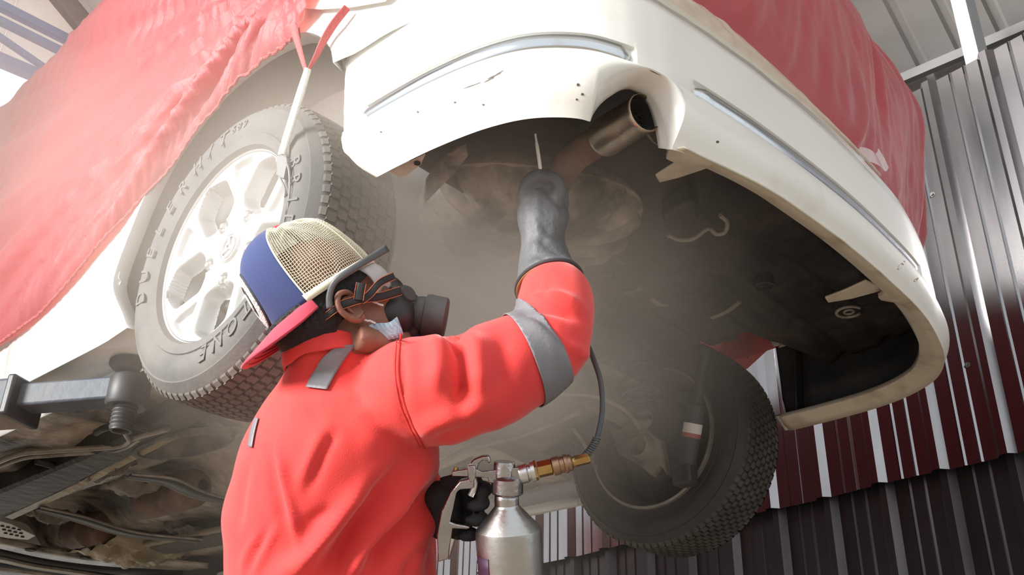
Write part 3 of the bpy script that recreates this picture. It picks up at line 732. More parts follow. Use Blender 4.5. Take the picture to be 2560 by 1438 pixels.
# tan flap and bracket behind the left rear corner
fl = [(1058, 515), (1064, 450), (1098, 398), (1140, 372), (1166, 362), (1170, 392), (1140, 432), (1095, 476)]
m = MB(); m.prism([U(*p, z=.06) for p in fl], (0, 0, .004)); m.build('heat_deflector', DUSTY, CAR, smooth=0, mods=[('B', .002, 1)])
m = MB(); m.prism([U(*p, z=.0) for p in ((972, 430), (1000, 446), (1018, 440), (1052, 414), (1064, 386))], (0, 0, .004)); BB = m.build('bumper_stay', LIPDIRT, CAR, smooth=0, mods=[('B', .002, 1)])
m = MB(); m.lathe([(0, 0), (.006, 0), (.006, -.002)], U(1043, 407, z=-.001), (0, 0, 1), 10); m.build('bolt_hole', SOOT_SHADE, BB)  # black disc painted as the shaded inside of the hole
for (u, v) in ((1602, 780),):
    pass
# ---- tow bracket, drain holes, ring stays
tb = MB(); tb.prism([U(*p, z=.10) for p in ((1655, 545), (1720, 505), (1745, 512), (1750, 545), (1720, 575), (1668, 580))], (0, 0, .05)); T = tb.build('tow_bracket', DARKU, CAR, smooth=30, mods=[('B', .008, 2)])
upipe(((1668, 588), (1700, 600), (1735, 596), (1770, 572), (1790, 585), (1812, 580), (1818, 556), (1800, 538)), .0048, .095, 'tow_loop', PIPE, par=T)
for (u, v, r) in ((1815, 675, .024), (1910, 715, .020), (1520, 690, .014)):
    m = MB(); q = U(u, v, z=.140); m.lathe([(0, .004), (r, .004), (r * 1.05, -.003), (r * 1.25, -.002), (r * 1.35, .03)], q, (0, 0, 1), 24); dh = m.build('drain_hole', DARKU, CAR, smooth=40)
    m = MB(); m.lathe([(0, .003), (r, .003), (r, .004)], q, (0, 0, 1), 24); m.build('bore', SOOT_SHADE, dh)  # black disc puts the drain hole's shade into colour
m = MB(); q = U(2122, 780, z=.12); m.tube([(q[0] + .030 * math.cos(t), q[1] + .030 * math.sin(t), q[2]) for t in np.linspace(-.6, 4.6, 26)], .004, 8); m.tube([(q[0] + .012 * math.cos(t), q[1] + .012 * math.sin(t), q[2]) for t in np.linspace(0, 6.28, 16)], .003, 6); m.build('ring_stay', PIPE, CAR)
for (a, c2) in (((1560, 730), (1600, 722)), ((1530, 640), (1580, 660)), ((1628, 748), (1668, 764)), ((1630, 610), (1700, 650)), ((1780, 795), (1850, 755))):
    m = MB(); m.tube(spline([U(*a, z=.13), (U(*a, z=.13) + U(*c2, z=.13)) / 2 + np.array((0, 0, -.006)), U(*c2, z=.13)], 8), .007, 7, flat=.5); m.build('spot_flange', UNDER, CAR)
m = MB(); sec = []
for x in np.linspace(-.62, .62, 24):
    sec.append([(x, .02 + .05 * math.cos(t), .055 + .02 * math.cos(3 * x) + .04 * math.sin(t)) for t in np.linspace(0, 2 * math.pi, 16, endpoint=False)])
m.grid(sec, cu=True); m.build('rear_axle_beam', UNDER, CAR)
# ---- right-hand suspension
hb = U(1600, 1116, x=.60); m = MB()
m.lathe([(.0, .03), (.020, .03), (.024, .0), (.030, -.012), (.036, -.010), (.040, .01), (.050, .03)], hb, (1, 0, 0), 26)
HUB = m.build('hub_carrier', UNDER, CAR, smooth=40)
m = MB(); m.prism([U(*p, x=.615) for p in ((1512, 1042), (1545, 1072), (1600, 1062), (1650, 1100), (1668, 1190), (1648, 1160), (1628, 1190), (1600, 1165), (1545, 1135))], (.03, 0, 0)); m.build('knuckle', UNDER, HUB, smooth=0, mods=[('B', .006, 2)])
m = MB(); m.lathe([(.0, .0), (.12, .0), (.13, .012), (.13, .05), (.0, .05)], (.66, 0, 0), (1, 0, 0), 40); m.build('brake_backplate', DARKU, CAR, smooth=40)
a = U(1765, 870, x=.55); d = U(1712, 1185, x=.60); m = MB(); m.lathe([(.016, 0), (.016, np.linalg.norm(d - a) * .45), (.026, np.linalg.norm(d - a) * .46), (.026, np.linalg.norm(d - a) * .92), (.0, np.linalg.norm(d - a) * .93)], a, d - a, 20)
STR = m.build('shock_absorber', BLACKPL, CAR, smooth=40)
e = a + (d - a) * .655; dd = (d - a) / np.linalg.norm(d - a)
m = MB(); m.lathe([(.0268, -.018), (.0268, .010)], e, dd, 20); m.build('white_sticker', mat('white_label', (.62, .58, .54), .6), STR, smooth=40)
m = MB(); m.lathe([(.0268, .0105), (.0268, .022)], e, dd, 20); m.build('red_sticker', mat('red_label', (.32, .06, .05), .6), STR, smooth=40)
m = MB(); m.box(d, (.05, .06, .07)); m.build('lower_mount', DARKU, STR, smooth=30, mods=[('B', .008, 2)])
sp = MB(); c0 = U(1600, 960, x=.50); sp.tube([(c0[0] + .05 * math.cos(t), c0[1] + .05 * math.sin(t), c0[2] - .09 + t * .006) for t in np.linspace(0, 31, 120)], .007, 7); sp.build('coil_spring', DARKU, CAR)
upipe(((1100, 1160), (1165, 1125), (1300, 1090), (1450, 1030)), .007, -.06, 'lateral_link', PIPE)
upipe(((1360, 985), (1480, 990), (1560, 1025), (1600, 1070)), .006, .0, 'brake_hose', PIPE)
upipe(((1434, 1074), (1460, 1110), (1480, 1150), (1500, 1188), (1520, 1210)), .005, -.06, 'brake_hose', PIPE)

# ================================================================== the lift under the left sill
PX, PY = -.752, .487
LIFT = thing('lift_arm', 'worn blue-grey lift arm with a black screw pad under the left sill', 'lift arm', (PX, PY, Z0 - .2))
lp = lambda h: np.array((PX, PY, h))
AT = U(0, 1003, z=-.165); ad = AT - lp(-.165); ad[2] = 0; ad /= np.linalg.norm(ad); sx = np.array((ad[1], -ad[0], 0))
L0 = .27
AA = [ad, sx, np.array((0, 0, 1.))]
m = MB(); m.box(lp(-.172) + ad * (L0 + .60), (1.2, .105, .088), AA); A1 = m.build('outer_tube', [LIFTP], LIFT, smooth=30, mods=[('B', .010, 3)])
for k in (L0 + .01, L0 + .36):
    m = MB(); m.box(lp(-.172) + ad * k, (.022, .118, .100), AA); m.build('tube_band', LIFTD, A1, smooth=30, mods=[('B', .006, 2)])
m = MB(); m.box(lp(-.2175) + ad * (L0 + .6), (1.18, .098, .004), AA); m.build('bottom_plate', LIFTU, A1, smooth=0)
m = MB(); m.box(lp(-.165) + ad * .16, (.30, .066, .056), AA); m.build('inner_tube', LIFTP, LIFT, smooth=30, mods=[('B', .006, 2)])
m = MB(); m.box(lp(-.147) + ad * .15 + sx * .045, (.14, .028, .024), AA); m.build('lock_pin', LIFTD, LIFT, smooth=30, mods=[('B', .008, 2)])
m = MB(); m.lathe([(.026, -.205), (.043, -.205), (.047, -.198), (.047, -.140), (.043, -.133), (.026, -.133)], lp(0), (0, 0, 1), 36); m.build('collar', LIFTD, LIFT, smooth=40)
pr = [(.017, -.245), (.019, -.262), (.0245, -.262)]
for k in range(7): pr += [(.0245, -.258 + k * .0095), (.0275, -.254 + k * .0095), (.0275, -.2525 + k * .0095)]
pr += [(.0245, -.19), (.0245, -.13)]
for k in range(3): pr += [(.0245, -.128 + k * .009), (.028, -.125 + k * .009), (.028, -.1235 + k * .009)]
pr += [(.024, -.10), (.024, -.085)]
m = MB(); m.lathe(pr, lp(0), (0, 0, 1), 30); SC = m.build('pad_screw', LIFTD, LIFT, smooth=40)
m = MB(); m.lathe([(.0, -.232), (.0175, -.232), (.0175, -.258)], lp(0), (0, 0, 1), 20); m.build('bore', SOOT_SHADE, SC)
m = MB(); m.lathe([(.0, -.130), (.026, -.128), (.050, -.112), (.056, -.106), (.056, -.0965), (.050, -.094), (.0, -.094)], lp(0), (0, 0, 1), 36); m.build('rubber_pad', mat('black_rubber_pad', (.03, .03, .032), .7, col2=(.10, .095, .09), scale=16, lo=.5, hi=.75), LIFT, smooth=40)
ce = lp(-.172) + ad * (L0 + 1.2)
m = MB(); m.box((ce[0], ce[1], -.40), (.30, .34, 3.0)); m.build('column', LIFTP, LIFT, smooth=30, mods=[('B', .02, 2)])
# ================================================================== covers, film, ties
APX = U(775, -120, x=-.88)[1:]                                       # the folds fan out from here (y, z)
hem = [U(u, v, x=-.895)[1:] for u, v in ((738, 84), (700, 108), (650, 146), (600, 188), (540, 250), (480, 318), (420, 396), (352, 478), (290, 555), (230, 626), (170, 698), (90, 780), (0, 850))]
hem = [tuple(h) for h in hem] + [(1.35, .05), (2.0, .06), (2.8, .07), (3.4, .09)]
HM = arc_resample(spline(hem, 500), 420)
top = [U(u, v, x=-.815)[1:] for u, v in ((300, 0), (200, 95), (100, 195), (0, 280))]
TOPL = [(-.62, .98), (-.35, 1.20), (.1, 1.30), (.6, 1.262)] + [tuple(t) for t in top] + [(2.2, 1.25), (2.8, 1.12), (3.5, .95)]
TL = arc_resample(spline(TOPL, 300), 420)
TS = np.interp(np.linspace(0, 1, 420), [0, .25, .5, .75, 1], [0, .16, .40, .70, 1.0])
m = MB(); rows = []; NTR = 46
for i in range(420):
    h = HM[i]; k = TS[i] * 419; t = TL[int(k)] * (1 - k % 1) + TL[min(419, int(k) + 1)] * (k % 1)
    row = []
    for j in range(NTR):
        q = (j / (NTR - 1)) ** 1.25; y, z = h * (1 - q) + t * q
        ang = math.atan2(z - APX[1], y - APX[0]); dist = math.hypot(z - APX[1], y - APX[0]); dh = math.hypot(y - h[0], z - h[1])
        f = .012 + .034 * noise.noise((ang * 7.0, dist * .6, 1.3)) + .030 * noise.noise((ang * 17, dist * .8, 5.1)) + .014 * noise.noise((ang * 45, dist, 8.)) + .0035 * noise.noise((ang * 110, dist * 2, 8.))
        g = math.exp(-dh / .13); s = i * .42
        f = f * (.25 + .75 * sst(0, .16, dh)) + g * (.012 * noise.noise((s * .8 + .1 * dh, dh * 2.5, 2)) + .008 * noise.noise((s * 2.0, dh * 4, 4))) * sst(0, .035, dh)
        x = -.902 + .077 * sst(.05, 1, q) + .0 - f * min(1, dist / .25)
        x += .02 * math.exp(-dh / .03)
        row.append((x, y, z))
    # over the roof to the other side
    for a in np.linspace(.15, 1, 7):
        x = -.815 + 1.63 * a; row.append((x, row[NTR - 1][1], t[1] + .07 * math.sin(math.pi * min(1, a)) ** .6))
    row += [(.90, t[0], t[1] - .12), (.905, t[0], t[1] * .5), (.90, h[0], .25)]
    rows.append(row)
m.grid(rows)
CV = m.build('body_cover', [REDCLOTH], None, smooth=180, car=True)
tag(CV, 'thin red cloth cover draped over the left side, folds fanning to its gathered hem', 'cover')
CV2 = MB()
pts = []
for i in range(0, 420):
    p = rows[i][0]; pts.append((p[0] - .002 + .001 * math.sin(i * 2.1), p[1], p[2] + .0012 * math.sin(i * 1.7)))
CV2.tube(pts, [.0040 + .0008 * math.sin(i * 1.9) for i in range(420)], 7); CV2.build('gathered_hem', REDHEM, CV)
# rear cover over the boot
ctrl = []     # columns along the boot edge, each a list of points going up
colx = [(-.86, -.50), (-.80, -.78), (-.66, -.875), (-.45, -.915), (-.2, -.935), (.06, -.937), (.30, -.925), (.50, -.895), (.66, -.85), (.76, -.76), (.82, -.62), (.86, -.40), (.87, -.10)]
for i, (x, y) in enumerate(colx):
    t = i / (len(colx) - 1); r = sst(.45, .8, t)
    k = np.array((x, y)); n = k / np.linalg.norm(k)
    zb = .318 + .03 * math.sin(t * 3) * (t < .35) - .030 * sst(.2, .5, t) - .012 * sst(.5, .7, t) + .02 * sst(.35, .3, t) * 0
    ctrl.append([(x, y, zb), (x * 1.01 + .01 * r, y - .015 - .012 * r, zb + .10), (x * 1.02 + .06 * r, y - .012 - .05 * r, zb + .30), (x * 1.02 + .075 * r, y + .0 - .075 * r, zb + .54),
                 (x * .99 + .0 * r, y + .07 - .05 * r, zb + .78), (x * .95 - .03 * r, y + .18, zb + .92), (x * .90, y + .45, zb + 1.0)])
cols = [spline(c, 60) for c in ctrl]; NS = 260
grid = [spline([c[j] for c in cols], NS) for j in range(60)]
rows = []
for j in range(60):
    q = j / 59; row = []
    for i in range(NS):
        p = np.array(grid[j][i]); s = i / NS * 40
        d = np.array((p[0] * .5, -1.0 if p[1] < -.5 else -.3, 0)); d /= np.linalg.norm(d)
        f = .034 * noise.noise((s * .33 - q * 2.2, q * 1.1, 3)) + .020 * noise.noise((s * .9 - q * 4.5, q * 2.0, 7)) + .010 * noise.noise((s * 2.0 - q * 9, q * 4.5, 11)) + .0028 * noise.noise((s * 3.2, q * 22, 15))
        f *= sst(-.05, .22, q)
        row.append(p + d * f)
    rows.append(row)
m = MB(); m.grid(rows)
RC = m.build('boot_cover', [REDCLOTH], None, smooth=180); tag(RC, 'wrinkled dull red cover bagged over the boot above the rear bumper', 'cover')
# clear masking film along the boot edge and its loose curl of tape
m = MB(); fr = []
sx0, sx1 = s_of_x(-.84), s_of_x(.16)
for i in range(160):
    s = sx0 + (sx1 - sx0) * i / 159; tt = i / 159
    wv = .004 * noise.noise((i * .16, 0, 2)); w2 = .006 * noise.noise((i * .09, 3, 2))
    k = 1 - .72 * sst(.35, 1, tt)
    fr.append([(*plan(s, .000 + wv * .3), .266 + w2 * .5 + .008 * sst(.5, 1, tt)), (*plan(s, .006 + wv), .266 + .024 * k), (*plan(s, .003 - wv), .266 + .046 * k + .4 * w2), (*plan(s, -.004 + wv), .266 + .066 * k)])
fr2 = [arc_resample(spline(r, 12), 10) for r in fr]
m.grid(fr2); tag(m.build('masking_film', FILM, None, smooth=180), 'crinkled translucent masking film between white bumper and boot cover', 'film')
m = MB(); q0 = U(2145, 382, y=-.945); dr = np.array((.75, .1, .1))
cp = spline([q0 + np.array(v) for v in ((0, 0, 0), (.025, -.012, .004), (.042, -.022, .000), (.048, -.030, -.012), (.060, -.034, .006))], 20)
m.grid([[p + np.array((-.006, .004, .016)) * (1 + .35 * i / 19), p, p - np.array((-.008, .002, .016)) * (1 + .5 * i / 19)] for i, p in enumerate(cp)])
tag(m.build('tape_curl', FILM2, None, smooth=180), 'loose curl of clear tape sticking out from the bumper edge', 'tape')
# white film at the top of the quarter panel
fm = [(722, -40), (728, 8), (742, 26), (748, 58), (756, 46), (762, 20), (800, 22), (880, 16), (960, 2), (1000, -40)]
m = MB(); m.prism([U(u, v, x=-.885) for u, v in fm], (.003, 0, 0)); tag(m.build('plastic_film', clear(mat('white_film', (.86, .83, .78), .3, bump=.4, bscale=20), .12), None, smooth=0), 'scrap of whitish plastic film on the quarter panel beside the red hem', 'film')
# red V-shaped tie loop, white cord, buckle hooked on the rim
def ptube(pts, xs, rr, nm, mt, par, flat=None, n=40):
    P = [U(u, v, x=xx) for (u, v), xx in zip(pts, xs)]; m = MB(); m.tube(spline(P, n), rr, 9, flat=flat); return m.build(nm, mt, par)
TIE = thing('tie_cord', 'red cloth loop and white elastic cord with grey buckle hooked to the wheel', 'tie', tuple(U(770, 175, x=-.91) + np.array((0, 0, Z0))))
ptube(((735, 66), (740, 92), (752, 135), (764, 176)), (-.899, -.902, -.906, -.91), [.010 - .0055 * i / 39 for i in range(40)], 'red_loop', REDHEM, TIE, flat=.5)
ptube(((868, 18), (836, 58), (810, 100), (788, 145), (768, 178)), (-.889, -.893, -.897, -.904, -.91), [.0085 + .003 * math.sin(i / 12.) - .006 * i / 39 for i in range(40)], 'red_loop', REDHEM, TIE, flat=.5)
ptube(((770, 172), (748, 235), (724, 310), (700, 388)), (-.91, -.905, -.898, -.889), [.0068 - .002 * i / 39 for i in range(40)], 'white_cord', CORD, TIE)
ptube(((770, 178), (752, 245), (734, 305), (709, 386)), (-.909, -.903, -.896, -.887), [.0055 - .0015 * i / 39 for i in range(40)], 'white_cord', CORD, TIE)
bk = [(690, 392), (700, 384), (715, 392), (717, 404), (712, 428), (708, 446), (700, 444), (688, 436), (692, 424), (690, 410)]
m = MB(); m.prism([U(u, v, x=-.890) for u, v in bk], (.010, 0, 0)); BK = m.build('buckle', GREYPL, TIE, smooth=0, mods=[('B', .002, 2)])
ptube(((712, 400), (722, 425), (724, 470), (720, 520), (716, 545)), (-.888, -.888, -.884, -.874, -.866), .0022, 'hook_wire', GREYPL, TIE)
ptube(((700, 444), (708, 462), (714, 480), (712, 492)), (-.885, -.884, -.880, -.872), .0022, 'hook_wire', GREYPL, TIE)
# red cover seen through the far wheel arch, with two ties
m = MB(); q = [U(u, v, x=.895) for u, v in ((1835, 868), (1870, 835), (1880, 800), (1905, 796), (1918, 815), (1928, 846), (1900, 856), (1868, 872))]
m.prism(q, (.004, 0, 0)); FT = m.build('cover_corner', REDCLOTH, None, smooth=0); tag(FT, 'bright red corner of cloth hanging behind the far rear wheel', 'cloth')
for a, c in (((1872, 860), (1862, 890)), ((1882, 858), (1868, 895))):
    m = MB(); m.tube([U(*a, x=.893), U(*c, x=.88)], .003, 6); m.build('tie', BLACKPL, FT)
# ================================================================== the worker
from mathutils.bvhtree import BVHTree
SKIN = mat('brown_skin', (.24, .10, .062), .62, col2=(.17, .068, .042), scale=14, bump=.1, bscale=160)
COVER = mat('orange_red_coverall', (.70, .045, .038), .85, col2=(.63, .038, .038), scale=5, bump=.10, bscale=420, sheen=.25)
SEAM = mat('coverall_seam', (.55, .03, .028), .9)
REFL = mat('grey_reflective_tape', (.15, .145, .16), .5, col2=(.19, .185, .20), scale=6, bump=.1, bscale=200)
GLOVE = mat('grey_leather_glove', (.082, .086, .092), .6, col2=(.125, .128, .132), scale=8, lo=.4, hi=.7, bump=.25, bscale=90)
GLEDGE = mat('glove_binding', (.035, .035, .04), .7)
LINING = mat('tan_glove_lining', (.34, .17, .06), .8, col2=(.26, .12, .04), scale=12)
BGLOVE = mat('black_knit_glove', (.022, .020, .023), .85, bump=.25, bscale=260)
BLUECAP = mat('navy_cap_cloth', (.032, .048, .15), .85, bump=.1, bscale=500, sheen=.3)
BRIM = mat('red_cap_cloth', (.42, .035, .065), .85, bump=.1, bscale=500, sheen=.3)
MESHC = mat('cream_cap_mesh', (.66, .62, .48), .8)
HAIR = mat('black_hair', (.010, .009, .010), .75, bump=.8, bscale=140)
STRAP = mat('black_webbing', (.018, .018, .02), .75)
ORANGE = mat('orange_thread', (.50, .13, .05), .7)
RESP = mat('black_rubber_mask', (.020, .018, .019), .5)
RESP2 = mat('dark_grey_filter', (.055, .05, .05), .6)
FRAMEG = mat('grey_glasses_frame', (.075, .075, .08), .45)
MASKB = mat('pale_blue_mask_fabric', (.42, .55, .66), .8, bump=.3, bscale=300)
MASKE = mat('mask_edge', (.58, .62, .66), .8)
LOOP = mat('white_elastic', (.72, .70, .68), .8)
PATCHW = mat('white_embroidery', (.62, .60, .58), .85, bump=.6, bscale=220)

def V(p): return np.array(p, float)
def ring(L, R, d, t, along, n=28, dl=None, dr=None, ex=1.0):
    a = U(*L, d=dl or d); b = U(*R, d=dr or d); c = (a + b) / 2; h = (b - a) / 2
    nn = np.cross(h / np.linalg.norm(h), along); nn /= np.linalg.norm(nn)
    e = lambda q: math.copysign(abs(q) ** ex, q)
    return [c + h * e(math.cos(2 * math.pi * k / n)) + nn * t * e(math.sin(2 * math.pi * k / n)) for k in range(n)], c
def ring_tube(mb, spec, n=28, sub=5, ex=1.0):
    """spec: (left pixel, right pixel, depth, thickness); closes both ends"""
    S = spline([(*L, *R, d, t) for L, R, d, t in spec], (len(spec) - 1) * sub + 1)
    cs = [(U(q[0], q[1], d=q[4]) + U(q[2], q[3], d=q[4])) / 2 for q in S]
    rows = []
    for i, q in enumerate(S):
        al = cs[min(i + 1, len(cs) - 1)] - cs[max(i - 1, 0)]; al /= np.linalg.norm(al)
        r, c = ring((q[0], q[1]), (q[2], q[3]), q[4], q[5], al, n, ex=ex); rows.append(r)
    mb.grid(rows, cu=True); o = len(mb.v) - len(rows) * n
    mb.f += [tuple(o + k for k in range(n))[::-1], tuple(o + (len(rows) - 1) * n + k for k in range(n))]; mb.m += [0, 0]
def fuse(mb, voxel, smooth_it, fac=.5):
    me = bpy.data.meshes.new('tmp'); me.from_pydata(mb.v, [], mb.f); me.update()
    bm = bmesh.new(); bm.from_mesh(me); bmesh.ops.recalc_face_normals(bm, faces=bm.faces); bm.to_mesh(me); bm.free()
    o = bpy.data.objects.new('tmp', me); COL.objects.link(o)
    r = o.modifiers.new('r', 'REMESH'); r.mode = 'VOXEL'; r.voxel_size = voxel; r.use_smooth_shade = True
    if smooth_it:
        q = o.modifiers.new('q', 'SMOOTH'); q.iterations = smooth_it; q.factor = fac
    out = bpy.data.meshes.new_from_object(o.evaluated_get(bpy.context.evaluated_depsgraph_get()))
    bpy.data.objects.remove(o); bpy.data.meshes.remove(me); return out
def vget(me):
    a = np.empty(len(me.vertices) * 3); me.vertices.foreach_get('co', a); n = np.empty(len(a)); me.vertex_normals.foreach_get('vector', n)
    return a.reshape(-1, 3), n.reshape(-1, 3)
def vset(me, a): me.vertices.foreach_set('co', a.ravel()); me.update()
CAMC = CAM - np.array([0, 0, Z0])
def pix(a):
    q = (a - CAMC) @ ROW.T; return np.stack([q[:, 0] / q[:, 2] * F + 1280, q[:, 1] / q[:, 2] * F + 719], 1)
def sculpt(me, lines):
    """push folds into a cloth mesh: (polyline, height in m, half-width in px) ridges or valleys"""
    a, n = vget(me); p = pix(a); face = np.einsum('ij,ij->i', n, CAMC - a) > 0
    d = np.zeros(len(a))
    for pl, amp, wd in lines:
        amp *= .55 if wd <= 10 else (.8 if wd < 16 else 1); wd = max(wd, 12) if len(lines) > 12 else wd
        pl = spline(pl, 24) if len(pl) > 2 else np.array(pl, float); best = np.full(len(a), 1e9); tt = np.zeros(len(a))
        for k in range(len(pl) - 1):
            s = pl[k + 1] - pl[k]; t = np.clip(((p - pl[k]) @ s) / (s @ s), 0, 1); dd = np.linalg.norm(p - pl[k] - t[:, None] * s, axis=1)
            m = dd < best; best[m] = dd[m]; tt[m] = (k + t[m]) / (len(pl) - 1)
        env = np.clip(tt / .25, 0, 1) * np.clip((1 - tt) / .25, 0, 1); env = .25 + .75 * env
        d += amp * env * np.exp(-(best / wd) ** 2)
    a = a + n * (d * face)[:, None]; vset(me, a)
def to_world(me):
    a, _ = vget(me); a[:, 2] += Z0; vset(me, a)
def bvh_of(me): return BVHTree.FromPolygons([v.co[:] for v in me.vertices], [p.vertices[:] for p in me.polygons])
def hit(bv, u, v, off=.003, d=None):
    k = ROW.T @ np.array([(u - 1280) / F, (v - 719) / F, 1.0])
    h = bv.ray_cast(Vector(CAMC), Vector(k).normalized())
    if h[0] is None: return U(u, v, d=d) if d else None
    nrm = np.array(h[1]); 
    if nrm @ k > 0: nrm = -nrm
    return np.array(h[0]) + nrm * off
def ribbon(bv, pts, wpx, nm, mt, par, d=1.5, n=30, off=.004, th=.0018, edges=None, dmin=None):
    c = spline(pts, n); m = MB(); rows = []
    for i in range(n):
        t = c[min(i + 1, n - 1)] - c[max(i - 1, 0)]; t /= np.linalg.norm(t); nn = np.array((-t[1], t[0]))
        w_ = wpx if np.isscalar(wpx) else np.interp(i / (n - 1), np.linspace(0, 1, len(wpx)), wpx)
        rows.append([hit(bv, *(c[i] + nn * w_ * q), off, d) for q in (-.5, -.17, .17, .5)])
    m.grid(rows); o = m.build(nm, mt, par, smooth=60, mods=[('S', th, 0)])
    if edges:
        for q in (0, 3):
            e = MB(); e.tube([r[q] + (CAMC - r[q]) / 1.5 * .0012 for r in rows], .0008, 5); e.build('stitched_edge', edges, o)
    return o

# ---- head frame
HY = V((.8 * .87, -.6 * .87, .493)); HZ = V((-.6, -.8, 0)); HX = np.cross(HY, HZ)
HO = U(833, 803, d=1.545)
HM3 = np.stack([HX, HY, HZ]) @ ROW            # rows: head axes in car axes
def hd(x, y, z): return HO + x * HM3[0] + y * HM3[1] + z * HM3[2]
HA = HM3
# ---- body: one continuous surface from head to feet
TOR = [((560, 1640), (1105, 1640), 1.60, .150), ((566, 1520), (1096, 1520), 1.60, .155), ((571, 1438), (1091, 1438), 1.60, .160), ((572, 1350), (1088, 1350), 1.60, .165),
       ((566, 1265), (1088, 1265), 1.60, .170), ((590, 1180), (1096, 1180), 1.595, .175), ((613, 1100), (1100, 1100), 1.59, .175), ((636, 1045), (1085, 1045), 1.585, .170),
       ((662, 995), (1065, 990), 1.58, .155), ((698, 950), (1030, 930), 1.575, .125), ((716, 915), (985, 890), 1.57, .095), ((722, 888), (965, 866), 1.565, .095), ((730, 868), (950, 846), 1.56, .088), ((742, 848), (946, 830), 1.56, .082)]
ARM = [((950, 865), (1000, 1090), 1.54, .070), ((1005, 842), (1050, 1112), 1.50, .080), ((1075, 838), (1125, 1112), 1.49, .085), ((1140, 836), (1205, 1082), 1.495, .085), ((1215, 806), (1290, 1048), 1.52, .082), ((1266, 788), (1375, 1000), 1.55, .080),
       ((1290, 778), (1440, 935), 1.58, .078), ((1294, 758), (1476, 845), 1.615, .074), ((1297, 728), (1479, 765), 1.66, .068), ((1306, 698), (1450, 702), 1.705, .046), ((1322, 676), (1430, 678), 1.725, .036), ((1330, 655), (1415, 655), 1.74, .028)]
FARM = [((850, 900), (950, 1010), 1.72, .07), ((900, 1000), (1010, 1080), 1.74, .07), ((950, 1120), (1060, 1170), 1.72, .06), ((965, 1215), (1060, 1290), 1.66, .052), ((1030, 1190), (1070, 1300), 1.60, .048), ((1080, 1198), (1092, 1290), 1.57, .04)]
def tilt_ring(q, k, n=30, sc=1.0):
    a_, b_ = U(q[0], q[1], d=q[4]), U(q[2], q[3], d=q[4]); c_ = (a_ + b_) / 2; h_ = (b_ - a_) / 2 * sc
    n_ = (-NCAM_ * q[5] - ROW[1] * q[5] * k) * sc
    return [c_ + h_ * math.cos(2 * math.pi * j / n) + n_ * math.sin(2 * math.pi * j / n) for j in range(n)]
NCAM_ = ROW[2]
def shrink(spec, k, kt): 
    out = []
    for L, R, d, t in spec:
        c = (V(L) + V(R)) / 2; out.append((tuple(c + (V(L) - c) * k), tuple(c + (V(R) - c) * k), d, t * kt))
    return out
HIPC = (U(561, 1640, d=1.6) + U(1105, 1640, d=1.6)) / 2
sd = (HM3[0] * np.array((1, 1, 0))); sd /= np.linalg.norm(sd); fd = np.cross(np.array((0, 0, 1.)), sd)
if fd @ HM3[1] < 0: fd = -fd
def leg(mb, k, sg, fat):
    h = HIPC + sd * sg * .095 + np.array((0, 0, .02)); 
    P = [h, h + np.array((0, 0, -.25)) + sd * sg * .01, h * np.array((1, 1, 0)) + np.array((0, 0, -1.42)) + sd * sg * .03 + fd * .02, h * np.array((1, 1, 0)) + np.array((0, 0, -1.80)) + sd * sg * .04 - fd * .01]
    Q = spline(P, 20); mb.tube(Q, [np.interp(i, [0, 6, 13, 19], [.115, .10, .075, .062]) * fat for i in range(20)], 18)
    return P[-1]
m = MB()
m.ell(hd(0, .008, .045), (.076, .092, .088), HA, 28, 18)           # skull
m.ell(hd(0, .030, -.030), (.062, .070, .075), HA, 24, 14)          # face
m.ell(hd(0, .060, -.075), (.040, .036, .036), HA, 18, 12)          # chin and jaw
m.ell(hd(0, .060, .032), (.058, .036, .022), HA, 18, 10)           # brow
m.tube([hd(0, .093, .025), hd(0, .108, -.005), hd(0, .113, -.020), hd(0, .100, -.028)], [.009, .012, .016, .012], 12)   # nose
m.ell(hd(0, .091, -.050), (.026, .012, .012), HA, 14, 8)           # lips
for sx in (-1, 1):
    m.ell(hd(sx * .047, .066, -.012), (.022, .020, .020), HA, 14, 10)                                                    # cheekbones
    m.tube([hd(sx * .062, -.01, -.045), hd(sx * .055, .02, -.075), hd(sx * .03, .062, -.095)], [.02, .02, .016], 12)     # jaw line
NB = U(852, 895, d=1.578)
m.tube(spline([hd(0, -.010, -.01), hd(0, -.026, -.05), NB + np.array((0, 0, .01)), NB + np.array((0, 0, -.06)) + HM3[0] * -.02], 14), [.053] * 8 + [.052, .05, .05, .05, .048, .045], 24)
ring_tube(m, shrink(TOR[:-3], .82, .78)); ring_tube(m, shrink(ARM, .62, .62)); ring_tube(m, shrink(FARM, .8, .8))
wr = U(1378, 640, d=1.735); kn = U(1352, 520, d=1.77)
m.tube(spline([U(1372, 690, d=1.715), wr, kn, U(1352, 470, d=1.78)], 14), [.034, .032, .028, .026, .026, .028, .032, .034, .034, .034, .032, .03, .026, .02], 14, flat=.7)
gw = U(1085, 1240, d=1.575); m.tube(spline([gw, U(1110, 1255, d=1.565), U(1130, 1270, d=1.56)], 8), [.018] * 8, 14, flat=.7)
feet = [leg(m, 0, sg, .80) for sg in (-1, 1)]
for f in feet: m.ell((*(f + fd * .06)[:2], -Z0 + .045), (.045, .13, .043), [np.cross(fd, (0, 0, 1)), fd, (0, 0, 1)], 16, 10)
bme = fuse(m, .0055, 4)
HEADBV = bvh_of(bme); to_world(bme); bme.materials.append(SKIN)
PERSON = finish('person', bme, None, 180)
tag(PERSON, 'worker in orange-red coverall and backward cap spraying upward under the car', 'person')
